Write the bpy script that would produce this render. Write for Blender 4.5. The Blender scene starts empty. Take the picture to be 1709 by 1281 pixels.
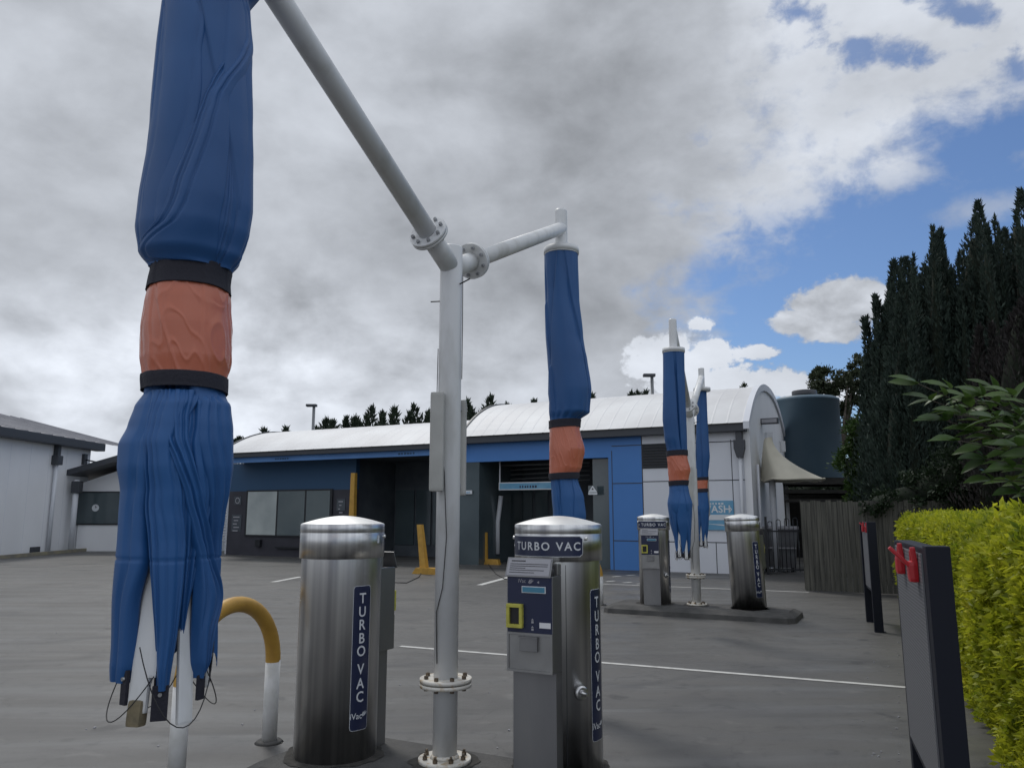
import bpy, bmesh, math, random
import numpy as np
from mathutils import Vector, Matrix, noise as mnoise
random.seed(7); RNG = np.random.default_rng(11)
PI = math.pi; R = math.radians
scene = bpy.context.scene
COL = scene.collection

# ------------------------------------------------------------------ camera
F = 1283.0; PITCH = R(9.5); EYE = 1.6
cp, sp = math.cos(PITCH), math.sin(PITCH)
cam_d = bpy.data.cameras.new('camera'); cam = bpy.data.objects.new('camera', cam_d); COL.objects.link(cam)
cam.location = (0, 0, EYE); cam.rotation_euler = (R(90) + PITCH, 0, 0)
cam_d.sensor_width = 36; cam_d.lens = F / 1709 * 36; cam_d.clip_end = 2000; cam_d.clip_start = .05
scene.camera = cam
def ray(u, v):
    a = (u - 854.5) / F; b = (640.5 - v) / F
    return Vector((a, cp - b * sp, sp + b * cp))
def gp(u, v, z=0.0):                      # survey: photo point -> point at height z
    d = ray(u, v); t = (z - EYE) / d.z
    return Vector((d.x * t, d.y * t, z))
def vp(u, v, Y):                          # survey: photo point -> point at depth Y
    d = ray(u, v); t = Y / d.y
    return Vector((d.x * t, Y, EYE + d.z * t))
# site frame: e1 runs along the wash building, e2 into it
ANG = R(-27); E1 = Vector((math.cos(ANG), math.sin(ANG), 0)); E2 = Vector((-math.sin(ANG), math.cos(ANG), 0))
A0 = Vector((6.25, 20.75, 0))
def fac(u, v, y=0.0):                     # survey: photo point -> building coordinates on plane y
    d = ray(u, v); o = A0 + E2 * y - Vector((0, 0, EYE)); t = o.dot(E2) / d.dot(E2)
    p = d * t + Vector((0, 0, EYE)) - A0
    return p.dot(E1), p.z

# ------------------------------------------------------------------ materials
def mat(name, col=(.5,.5,.5), rough=.6, metal=0, spec=.5, nz=0, nscale=5, stretch=(1,1,1), col2=None, bump=0, bscale=40, coat=0, ramp=(.35,.65), detail=5, trans=0, alpha=1, emit=None, estr=0):
    m = bpy.data.materials.new(name); m.use_nodes = True
    nt = m.node_tree; b = nt.nodes['Principled BSDF']
    b.inputs['Base Color'].default_value = (*col, 1); b.inputs['Roughness'].default_value = rough
    b.inputs['Metallic'].default_value = metal; b.inputs['Specular IOR Level'].default_value = spec
    b.inputs['Coat Weight'].default_value = coat
    if trans: b.inputs['Transmission Weight'].default_value = trans
    if emit: b.inputs['Emission Color'].default_value = (*emit, 1); b.inputs['Emission Strength'].default_value = estr
    tc = nt.nodes.new('ShaderNodeTexCoord'); mp = nt.nodes.new('ShaderNodeMapping'); mp.inputs['Scale'].default_value = stretch
    nt.links.new(tc.outputs['Object'], mp.inputs['Vector'])
    if col2 is not None:
        n = nt.nodes.new('ShaderNodeTexNoise'); n.inputs['Scale'].default_value = nscale; n.inputs['Detail'].default_value = detail
        r = nt.nodes.new('ShaderNodeMapRange'); r.inputs[1].default_value = ramp[0]; r.inputs[2].default_value = ramp[1]
        mx = nt.nodes.new('ShaderNodeMix'); mx.data_type = 'RGBA'
        mx.inputs[6].default_value = (*col, 1); mx.inputs[7].default_value = (*col2, 1)
        nt.links.new(mp.outputs[0], n.inputs['Vector']); nt.links.new(n.outputs['Fac'], r.inputs[0]); nt.links.new(r.outputs[0], mx.inputs[0])
        nt.links.new(mx.outputs[2], b.inputs['Base Color'])
    if bump:
        n2 = nt.nodes.new('ShaderNodeTexNoise'); n2.inputs['Scale'].default_value = bscale; n2.inputs['Detail'].default_value = 6
        bp = nt.nodes.new('ShaderNodeBump'); bp.inputs['Strength'].default_value = bump; bp.inputs['Distance'].default_value = .02
        nt.links.new(mp.outputs[0], n2.inputs['Vector']); nt.links.new(n2.outputs['Fac'], bp.inputs['Height']); nt.links.new(bp.outputs[0], b.inputs['Normal'])
    return m
def leafmat(name, c1, c2, c3=None, rough=.5, transl=.25):
    m = bpy.data.materials.new(name); m.use_nodes = True; nt = m.node_tree; b = nt.nodes['Principled BSDF']
    g = nt.nodes.new('ShaderNodeNewGeometry'); rp = nt.nodes.new('ShaderNodeValToRGB')
    rp.color_ramp.elements[0].color = (*c1, 1); rp.color_ramp.elements[1].color = (*c2, 1)
    if c3: e = rp.color_ramp.elements.new(.93); e.color = (*c2, 1); rp.color_ramp.elements[-1].color = (*c3, 1)
    tc = nt.nodes.new('ShaderNodeTexCoord'); n = nt.nodes.new('ShaderNodeTexNoise'); n.inputs['Scale'].default_value = 2.2; n.inputs['Detail'].default_value = 3
    ma = nt.nodes.new('ShaderNodeMath'); ma.operation = 'MULTIPLY_ADD'; ma.inputs[1].default_value = .55
    mb = nt.nodes.new('ShaderNodeMath'); mb.operation = 'MULTIPLY_ADD'; mb.inputs[1].default_value = 1.6; mb.inputs[2].default_value = -.6
    nt.links.new(tc.outputs['Object'], n.inputs['Vector']); nt.links.new(n.outputs['Fac'], mb.inputs[0])
    nt.links.new(g.outputs['Random Per Island'], ma.inputs[0]); nt.links.new(mb.outputs[0], ma.inputs[2])
    nt.links.new(ma.outputs[0], rp.inputs[0]); nt.links.new(rp.outputs[0], b.inputs['Base Color'])
    b.inputs['Roughness'].default_value = rough; b.inputs['Specular IOR Level'].default_value = .3
    if transl:
        t = nt.nodes.new('ShaderNodeBsdfTranslucent'); mx = nt.nodes.new('ShaderNodeMixShader'); mx.inputs[0].default_value = transl
        nt.links.new(rp.outputs[0], t.inputs[0]); nt.links.new(b.outputs[0], mx.inputs[1]); nt.links.new(t.outputs[0], mx.inputs[2])
        nt.links.new(mx.outputs[0], nt.nodes['Material Output'].inputs[0])
    return m
M = {}
M['paint'] = mat('white_paint', (.63,.64,.65), .42, col2=(.44,.44,.42), nscale=7, stretch=(1,1,.35), ramp=(.50,.80), bump=.05, bscale=14, detail=9)
M['flange'] = mat('stained_white_paint', (.62,.60,.55), .5, col2=(.42,.30,.16), nscale=26, ramp=(.52,.72))
M['bolt'] = mat('weathered_bolt', (.10,.085,.07), .55, metal=.6, col2=(.16,.12,.08), nscale=60)
M['boltw'] = mat('painted_bolt', (.30,.31,.33), .5)
M['steel'] = mat('brushed_steel', (.74,.74,.73), .34, metal=1, col2=(.42,.42,.435), nscale=9, stretch=(1.7,1.7,.015), ramp=(.36,.64), detail=8)
M['dome'] = mat('polished_steel_dome', (.88,.88,.86), .42, metal=1, col2=(.78,.78,.77), nscale=5)
M['steelbox'] = mat('grey_steel', (.27,.27,.275), .42, metal=.8, col2=(.22,.22,.23), nscale=4, stretch=(1,1,.2))
M['recess'] = mat('recess_steel', (.36,.36,.36), .4, metal=.8, col2=(.29,.29,.29), nscale=6)
M['navy'] = mat('navy_vinyl', (.012,.018,.055), .35, coat=.2)
M['letter'] = mat('silver_vinyl', (.58,.60,.63), .45)
M['black'] = mat('black_plastic', (.012,.012,.014), .45)
M['lcd'] = mat('blue_display', (.06,.22,.33), .25, coat=.4)
M['yellowplastic'] = mat('yellow_plastic', (.50,.47,.08), .5, col2=(.38,.36,.06), nscale=20)
M['card'] = mat('instruction_card', (.33,.33,.36), .4)
M['whitecard'] = mat('white_card', (.7,.7,.72), .5)
def fabric(name, c1, c2, rough, sheen=.3, wr=.25, coat=0):
    m = mat(name, c1, rough, col2=c2, nscale=1.6, stretch=(1,1,.5), ramp=(.3,.7), bump=wr, bscale=5, coat=coat)
    m.node_tree.nodes['Principled BSDF'].inputs['Sheen Weight'].default_value = sheen
    return m
M['blue'] = fabric('blue_canvas', (.010,.088,.27), (.007,.060,.195), .55, .05, .12)
M['orange'] = fabric('orange_vinyl', (.52,.155,.09), (.45,.125,.07), .27, .05, .2)
M['strap'] = mat('black_webbing', (.014,.014,.024), .8, bump=.2, bscale=90)
M['housing'] = mat('grey_plastic_housing', (.42,.42,.40), .5, col2=(.34,.34,.32), nscale=4)
M['wire'] = mat('dark_wire', (.02,.02,.022), .6)
M['wirel'] = mat('pale_wire', (.35,.35,.36), .5)
M['tan'] = mat('weathered_cap', (.20,.165,.10), .8, col2=(.13,.11,.07), nscale=30)
M['yellow'] = mat('yellow_paint', (.47,.27,.045), .5, col2=(.38,.21,.035), nscale=8, ramp=(.45,.7))
M['white'] = mat('barrier_white_paint', (.66,.66,.66), .5, col2=(.52,.52,.50), nscale=7)
M['concrete'] = mat('kerb_concrete', (.050,.050,.049), .85, col2=(.085,.083,.080), nscale=5, bump=.35, bscale=60)
M['bwhite'] = mat('white_wall_panel', (.66,.68,.73), .7, col2=(.60,.62,.67), nscale=.8, stretch=(1,1,.5))
M['bwhite2'] = mat('white_wall_cladding', (.80,.81,.83), .7, col2=(.72,.73,.75), nscale=.5, stretch=(1,1,.6))
M['bblue'] = mat('blue_wall_panel', (.055,.19,.50), .5, col2=(.05,.18,.47), nscale=.9)
M['roof'] = mat('pale_metal_roof', (.66,.67,.68), .55, col2=(.56,.56,.57), nscale=.7, stretch=(1,1,1))
M['gutter'] = mat('dark_gutter', (.045,.05,.06), .5)
M['joint'] = mat('panel_joint', (.05,.055,.065), .8)
M['charcoal'] = mat('charcoal_wall', (.042,.042,.055), .6, col2=(.03,.03,.04), nscale=2)
M['fascia'] = mat('skylit_blue_fascia', (.10,.25,.55), .5, col2=(.08,.21,.48), nscale=.9)  # wall blue made lighter, painting in the extra sky light on the fascia
M['dkblue'] = mat('dark_blue_panel', (.020,.070,.15), .6)
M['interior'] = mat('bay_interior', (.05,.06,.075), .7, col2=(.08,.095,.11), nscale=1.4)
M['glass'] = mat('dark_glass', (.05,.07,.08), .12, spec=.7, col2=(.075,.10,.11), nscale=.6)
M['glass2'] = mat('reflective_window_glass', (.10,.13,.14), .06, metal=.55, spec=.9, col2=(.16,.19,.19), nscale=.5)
M['glass3'] = mat('painted_reflection_glass', (.50,.54,.52), .08, metal=.3, spec=.9, col2=(.36,.40,.39), nscale=.9)  # pale base colour paints in the reflection of a white wall
M['frame'] = mat('black_frame', (.012,.014,.018), .45)
M['pipe'] = mat('pale_pipe', (.58,.60,.64), .45)
M['lsign'] = mat('light_blue_sign', (.09,.28,.46), .5, col2=(.16,.36,.52), nscale=3)
M['signw'] = mat('sign_white', (.62,.65,.68), .5)
M['teal'] = mat('tank_plastic', (.072,.120,.162), .5, col2=(.082,.133,.175), nscale=1.2)
M['sail'] = mat('cream_canvas', (.62,.59,.49), .8, col2=(.55,.52,.43), nscale=2)
M['timber'] = mat('weathered_timber', (.050,.050,.044), .9, col2=(.11,.107,.092), nscale=5, stretch=(5,5,.25), bump=.3, bscale=20)
M['dtimber'] = mat('dark_timber', (.02,.02,.018), .9, col2=(.035,.033,.03), nscale=4, stretch=(1,1,5))
M['post'] = mat('navy_post_paint', (.006,.008,.016), .55, spec=.25)
M['red'] = mat('red_plastic', (.42,.012,.02), .4)
M['bark'] = mat('bark', (.06,.05,.04), .9, col2=(.10,.085,.07), nscale=6, bump=.4)
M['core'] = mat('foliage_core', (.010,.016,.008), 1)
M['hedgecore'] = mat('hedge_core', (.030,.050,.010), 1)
M['line'] = mat('road_paint', (.52,.52,.50), .7, col2=(.30,.30,.29), nscale=7, ramp=(.5,.75))
M['grey_roof'] = mat('grey_metal_roof', (.23,.23,.25), .5, col2=(.18,.18,.20), nscale=1.2)
M['bin'] = mat('bin_plastic', (.14,.15,.16), .6, col2=(.10,.10,.11), nscale=3)
M['galv'] = mat('galvanised_pole', (.17,.18,.19), .5)
M['rust'] = mat('rusty_spot', (.22,.10,.03), .9)
# perforated face of the mat racks
def perf():
    m = bpy.data.materials.new('perforated_face'); m.use_nodes = True; nt = m.node_tree; b = nt.nodes['Principled BSDF']
    tc = nt.nodes.new('ShaderNodeTexCoord'); vr = nt.nodes.new('ShaderNodeTexVoronoi'); vr.inputs['Scale'].default_value = 70; vr.inputs['Randomness'].default_value = .1
    rp = nt.nodes.new('ShaderNodeValToRGB'); rp.color_ramp.elements[0].position = .25; rp.color_ramp.elements[0].color = (.02,.02,.024,1)
    rp.color_ramp.elements[1].position = .4; rp.color_ramp.elements[1].color = (.16,.165,.18,1)
    nt.links.new(tc.outputs['Object'], vr.inputs['Vector']); nt.links.new(vr.outputs['Distance'], rp.inputs[0]); nt.links.new(rp.outputs[0], b.inputs['Base Color'])
    b.inputs['Roughness'].default_value = .5
    return m
M['perf'] = perf()
def asphalt():
    m = bpy.data.materials.new('asphalt'); m.use_nodes = True; nt = m.node_tree; b = nt.nodes['Principled BSDF']
    tc = nt.nodes.new('ShaderNodeTexCoord')
    def noise(scale, det, st=(1,1,1), rot=0, dist=0):
        mp = nt.nodes.new('ShaderNodeMapping'); mp.inputs['Scale'].default_value = st; mp.inputs['Rotation'].default_value = (0,0,rot)
        n = nt.nodes.new('ShaderNodeTexNoise'); n.inputs['Scale'].default_value = scale; n.inputs['Detail'].default_value = det; n.inputs['Distortion'].default_value = dist
        nt.links.new(tc.outputs['Object'], mp.inputs[0]); nt.links.new(mp.outputs[0], n.inputs['Vector']); return n.outputs['Fac']
    big = noise(.35, 6, (1,1,1), dist=.6); streak = noise(1.1, 7, (.35,2.2,1), R(20), .4); fine = noise(140, 3); mid = noise(9, 6, dist=.5)
    def mix(a, b_, f0, f1, src, amt=1):
        r = nt.nodes.new('ShaderNodeMapRange'); r.inputs[1].default_value = f0; r.inputs[2].default_value = f1; r.inputs[4].default_value = amt
        x = nt.nodes.new('ShaderNodeMix'); x.data_type = 'RGBA'
        for i, q in ((6,a),(7,b_)):
            if isinstance(q, tuple): x.inputs[i].default_value = (*q,1)
            else: nt.links.new(q, x.inputs[i])
        nt.links.new(src, r.inputs[0]); nt.links.new(r.outputs[0], x.inputs[0]); return x.outputs[2]
    c = mix((.066,.065,.063), (.098,.095,.090), .32, .68, big)
    c = mix(c, (.150,.146,.138), .5, .72, streak, .6)
    c = mix(c, (.034,.034,.035), .52, .72, noise(.8, 5, (1,1.5,1), R(50), .8), .65)
    c = mix(c, (.03,.03,.03), .58, .70, mid, .45)
    c = mix(c, (.26,.25,.235), .56, .72, fine, .45)
    c = mix(c, (.03,.03,.03), .58, .72, noise(70, 3), .35)
    # oil drips and tyre marks worn into the lanes
    c = mix(c, (.022,.022,.023), .635, .70, noise(2.6, 4, (1,1,1), .5, .3), .6)
    c = mix(c, (.040,.040,.041), .60, .72, noise(1.4, 5, (.12,2.6,1), R(62), .3), .5)
    c = mix(c, (.17,.165,.155), .64, .72, noise(3.3, 5, (1,1.3,1), 1.1, .4), .35)
    # fine cracks
    mpv = nt.nodes.new('ShaderNodeMapping'); nz = nt.nodes.new('ShaderNodeTexNoise'); nz.inputs['Scale'].default_value = 1.5; nz.inputs['Detail'].default_value = 5
    ad = nt.nodes.new('ShaderNodeVectorMath'); ad.operation = 'MULTIPLY_ADD'; ad.inputs[1].default_value = (.9,.9,.9)
    v = nt.nodes.new('ShaderNodeTexVoronoi'); v.feature = 'DISTANCE_TO_EDGE'; v.inputs['Scale'].default_value = .42
    nt.links.new(tc.outputs['Object'], nz.inputs['Vector']); nt.links.new(nz.outputs['Color'], ad.inputs[0]); nt.links.new(tc.outputs['Object'], ad.inputs[2]); nt.links.new(ad.outputs[0], v.inputs['Vector'])
    cr = nt.nodes.new('ShaderNodeMapRange'); cr.inputs[1].default_value = .0; cr.inputs[2].default_value = .006; cr.inputs[3].default_value = .4; cr.inputs[4].default_value = 0
    x = nt.nodes.new('ShaderNodeMix'); x.data_type = 'RGBA'; x.inputs[7].default_value = (.03,.03,.03,1)
    nt.links.new(v.outputs['Distance'], cr.inputs[0]); nt.links.new(cr.outputs[0], x.inputs[0]); nt.links.new(c, x.inputs[6]); c = x.outputs[2]
    nt.links.new(c, b.inputs['Base Color'])
    rr = nt.nodes.new('ShaderNodeMapRange'); rr.inputs[1].default_value = .35; rr.inputs[2].default_value = .7; rr.inputs[3].default_value = .62; rr.inputs[4].default_value = .36
    nt.links.new(streak, rr.inputs[0]); nt.links.new(rr.outputs[0], b.inputs['Roughness'])
    bp = nt.nodes.new('ShaderNodeBump'); bp.inputs['Strength'].default_value = .30; bp.inputs['Distance'].default_value = .005
    nt.links.new(fine, bp.inputs['Height']); nt.links.new(bp.outputs[0], b.inputs['Normal'])
    return m
M['asphalt'] = asphalt()

# ------------------------------------------------------------------ mesh builder
class MB:
    def __init__(s, T=None): s.v = []; s.f = []; s.sm = []; s.T = T
    def add(s, vs, fs, smooth=False):
        n = len(s.v)
        s.v += [tuple(s.T @ Vector(p)) if s.T else tuple(p) for p in vs]
        s.f += [tuple(i + n for i in f) for f in fs]; s.sm += [smooth] * len(fs); return s
    def box(s, c, d, rz=0, bev=0, M4=None):
        bm = bmesh.new(); bmesh.ops.create_cube(bm, size=1); bmesh.ops.scale(bm, vec=d, verts=bm.verts)
        if bev: bmesh.ops.bevel(bm, geom=bm.edges, offset=bev, segments=2, affect='EDGES', profile=.7)
        X = Matrix.Translation(c) @ Matrix.Rotation(rz, 4, 'Z') @ (M4 or Matrix())
        bm.transform(X); bm.verts.index_update()
        s.add([v.co for v in bm.verts], [[v.index for v in f.verts] for f in bm.faces]); bm.free(); return s
    def span(s, a, b, bev=0):               # box from min corner a to max corner b
        return s.box([(a[i]+b[i])/2 for i in range(3)], [abs(b[i]-a[i]) for i in range(3)], bev=bev)
    def tube(s, pts, rad, n=16, cap=True, smooth=True):
        pts = [Vector(p) for p in pts]; rad = rad if hasattr(rad, '__len__') else [rad] * len(pts)
        vs = []; fs = []; up = None
        for i, p in enumerate(pts):
            t = (pts[min(i+1, len(pts)-1)] - pts[max(i-1, 0)]).normalized()
            if up is None: up = t.orthogonal().normalized()
            up = (up - t * up.dot(t)).normalized(); w = t.cross(up)
            for k in range(n):
                a = 2*PI*k/n; vs.append(p + (up*math.cos(a) + w*math.sin(a)) * rad[i])
        for i in range(len(pts)-1):
            for k in range(n): fs.append((i*n+k, i*n+(k+1)%n, (i+1)*n+(k+1)%n, (i+1)*n+k))
        s.add(vs, fs, smooth)
        if cap:
            s.add(vs[:n], [tuple(range(n))[::-1]]); s.add(vs[-n:], [tuple(range(n))])
        return s
    def lathe(s, prof, n=64, c=(0,0,0), smooth=True, a0=0, a1=2*PI):
        full = abs(a1-a0-2*PI) < 1e-6; m = n if full else n+1
        for j in range(len(prof)-1):         # separate rings keep profile corners crisp
            (r0,z0),(r1,z1) = prof[j], prof[j+1]; vs = []; fs = []
            for k in range(m):
                a = a0+(a1-a0)*k/n; vs.append((c[0]+r0*math.cos(a), c[1]+r0*math.sin(a), c[2]+z0)); vs.append((c[0]+r1*math.cos(a), c[1]+r1*math.sin(a), c[2]+z1))
            for k in range(n):
                q = (k+1) % m; fs.append((2*k, 2*q, 2*q+1, 2*k+1))
            s.add(vs, fs, smooth)
        return s
    def grid(s, P, closed=True, smooth=True, caps=False):
        r = len(P); n = len(P[0]); vs = [p for row in P for p in row]; fs = []
        for i in range(r-1):
            for k in range(n if closed else n-1): fs.append((i*n+k, i*n+(k+1)%n, (i+1)*n+(k+1)%n, (i+1)*n+k))
        s.add(vs, fs, smooth)
        if caps: s.add(P[0], [tuple(range(n))]); s.add(P[-1], [tuple(range(n))[::-1]])
        return s
    def prism(s, poly, y0, y1):             # poly in (x,z), extruded along y
        n = len(poly); vs = [(x,y0,z) for x,z in poly] + [(x,y1,z) for x,z in poly]
        s.add(vs, [tuple(range(n)), tuple(range(n,2*n))[::-1]] + [(k,n+k,n+(k+1)%n,(k+1)%n) for k in range(n)]); return s
    def build(s, name, m, parent=None, world=False, auto=False):
        me = bpy.data.meshes.new(name); me.from_pydata(s.v, [], s.f)
        me.polygons.foreach_set('use_smooth', s.sm); me.materials.append(m)
        bm = bmesh.new(); bm.from_mesh(me)
        if len(s.v) < 60000: bmesh.ops.remove_doubles(bm, verts=bm.verts, dist=2e-5)
        bmesh.ops.recalc_face_normals(bm, faces=bm.faces) if len(s.v) < 60000 else None
        bm.to_mesh(me); bm.free(); me.update()
        o = bpy.data.objects.new(name, me); COL.objects.link(o)
        if auto:
            try: me.set_sharp_from_angle(angle=R(35))
            except Exception: pass
        if parent:
            o.parent = parent
            if world: o.matrix_parent_inverse = (Matrix.Translation(parent.location) @ parent.rotation_euler.to_matrix().to_4x4()).inverted()
        return o
def tag(o, label=None, cat=None, group=None, kind=None):
    if label: o['label'] = label
    if cat: o['category'] = cat
    if group: o['group'] = group
    if kind: o['kind'] = kind
    return o
def thing(name, label, cat, loc=(0,0,0), rz=0, group=None):
    o = bpy.data.objects.new(name, None); COL.objects.link(o); o.location = loc; o.rotation_euler = (0,0,rz); o.empty_display_size = .2
    return tag(o, label, cat, group)
def children(o): return [c for c in COL.objects if c.parent is o]
def copy_tree(o, parent=None):
    c = o.copy(); COL.objects.link(c)
    if parent: c.parent = parent
    for ch in children(o): copy_tree(ch, c)
    return c
def text_mesh(txt, size, spacing=1.0, offset=0.0, align='CENTER'):
    cu = bpy.data.curves.new('t', 'FONT'); cu.body = txt; cu.size = size; cu.align_x = align; cu.align_y = 'CENTER'; cu.space_character = spacing; cu.offset = offset; cu.resolution_u = 3
    ob = bpy.data.objects.new('t', cu); COL.objects.link(ob)
    dg = bpy.context.evaluated_depsgraph_get(); dg.update(); me = bpy.data.meshes.new_from_object(ob.evaluated_get(dg))
    v = [tuple(p.co) for p in me.vertices]; f = [tuple(p.vertices) for p in me.polygons]
    bpy.data.objects.remove(ob); bpy.data.curves.remove(cu); bpy.data.meshes.remove(me)
    return v, f

# ------------------------------------------------------------------ ground
g = MB(); g.add([(-400,-200,0),(400,-200,0),(400,900,0),(-400,900,0)], [(0,1,2,3)])
tag(g.build('ground', M['asphalt']), kind='structure')
def strip(p, q, w, name='parking_line', m='line', z=.004):
    p = Vector(p); q = Vector(q); d = (q-p).normalized(); nrm = Vector((-d.y, d.x, 0))*w/2
    b = MB(); b.add([p-nrm+Vector((0,0,z)), q-nrm+Vector((0,0,z)), q+nrm+Vector((0,0,z)), p+nrm+Vector((0,0,z))], [(0,1,2,3)])
    return tag(b.build(name, M[m]), kind='structure')
strip(gp(668,1078), gp(1516,1147), .075)
strip(gp(1005,974), gp(1350,988), .08)
strip(gp(455,971), gp(502,962), .15)
strip(gp(800,976), gp(852,962), .15); strip(gp(640,925), gp(680,923), .2)
for u in (383, 430, 478): strip(gp(u,924.5-(u-383)*-.01), gp(u+22,926), .12)
# concrete apron below the shopfront and worn lettering before the blue panels
for (u,v) in ((1022,962),(1046,960),(1012,970),(1040,972),(1072,966),(1064,974)): strip(gp(u,v), gp(u+14,v-1), .10, 'road_marking')

# ------------------------------------------------------------------ kerb islands
def island(name, label, loc, lx, ly, h=.13, tp=.12):
    t = thing(name, label, 'kerb island', loc, ANG)
    b = MB(); P = []
    for (z, ins) in ((0,0), (h*.55,.015), (h,tp)):
        c = .11 - ins*.3; x = lx/2-ins; y = ly/2-ins
        P.append([(-x+c,-y,z),(x-c,-y,z),(x,-y+c,z),(x,y-c,z),(x-c,y,z),(-x+c,y,z),(-x,y-c,z),(-x,-y+c,z)])
    b.grid(P, smooth=False); b.add(P[-1], [tuple(range(8))]); b.build('kerb', M['concrete'], t)
    s = MB(); s.box((lx*.31,0,h+.001),(lx*.30,ly*.52,.006)); s.build('cover_plate', M['concrete'], t)
    return t
POLE = gp(742,1270,.13); POLE2 = gp(1163,1009,.13)
island('kerb_island', 'low dark concrete island under the nearest white post and big cylinders', (POLE.x+.16, POLE.y-.26, 0), 2.75, 1.05)
i2 = (gp(1012,1022) + gp(1318,1041))/2
island('kerb_island', 'far low concrete island with chamfered ends holding the two distant cylinders', (i2.x+E2.x*.52, i2.y+E2.y*.52, 0), 3.0, 1.05)

# ------------------------------------------------------------------ vacuum machines
RB, RC, HB = .253, .268, 1.28
def cylpanel(b, r, a0, a1, z0, z1, rc, n=28):
    vs = []; fs = []; W = (a1-a0)*r
    for i in range(n+1):
        t = i/n; a = a0+(a1-a0)*t; x = t*W; d = min(x, W-x); e = 0
        if d < rc: e = rc - math.sqrt(max(0, rc*rc-(rc-d)**2))
        vs += [(r*math.cos(a), r*math.sin(a), z0+e), (r*math.cos(a), r*math.sin(a), z1-e)]
    for i in range(n): fs.append((2*i,2*i+2,2*i+3,2*i+1))
    b.add(vs, fs, True)
def wraptext(b, txt, size, r, ac, zc, spacing=1, offset=0, align='CENTER', sx=1):
    v, f = text_mesh(txt, size, spacing, offset, align)
    b.add([(r*math.cos(ac+x*sx/r), r*math.sin(ac+x*sx/r), zc+y) for x,y,_ in v], f)
def logo(b, fn):                            # small hand-like swoosh made of curved strokes
    for k,(x0,y0,x1,y1,c) in enumerate([(0,-.010,.016,.012,.010),(.005,-.012,.022,.010,.008),(.010,-.010,.028,.006,.006),(-.004,-.008,.004,.010,-.010),(.0,-.012,.012,-.006,-.003)]):
        P = []
        for i in range(9):
            t = i/8; x = x0+(x1-x0)*t; y = y0+(y1-y0)*t; bx = -(y1-y0)*c*18*t*(1-t)*2; by = (x1-x0)*c*18*t*(1-t)*2
            w = .0018*math.sin(PI*(t*.8+.15)); P.append((x+bx, y+by, w))
        vs = []; fs = []
        for x,y,w in P: vs += [fn(x-w,y+w*.6), fn(x+w,y-w*.6)]
        for i in range(8): fs.append((2*i,2*i+1,2*i+3,2*i+2))
        b.add(vs, fs)
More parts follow.
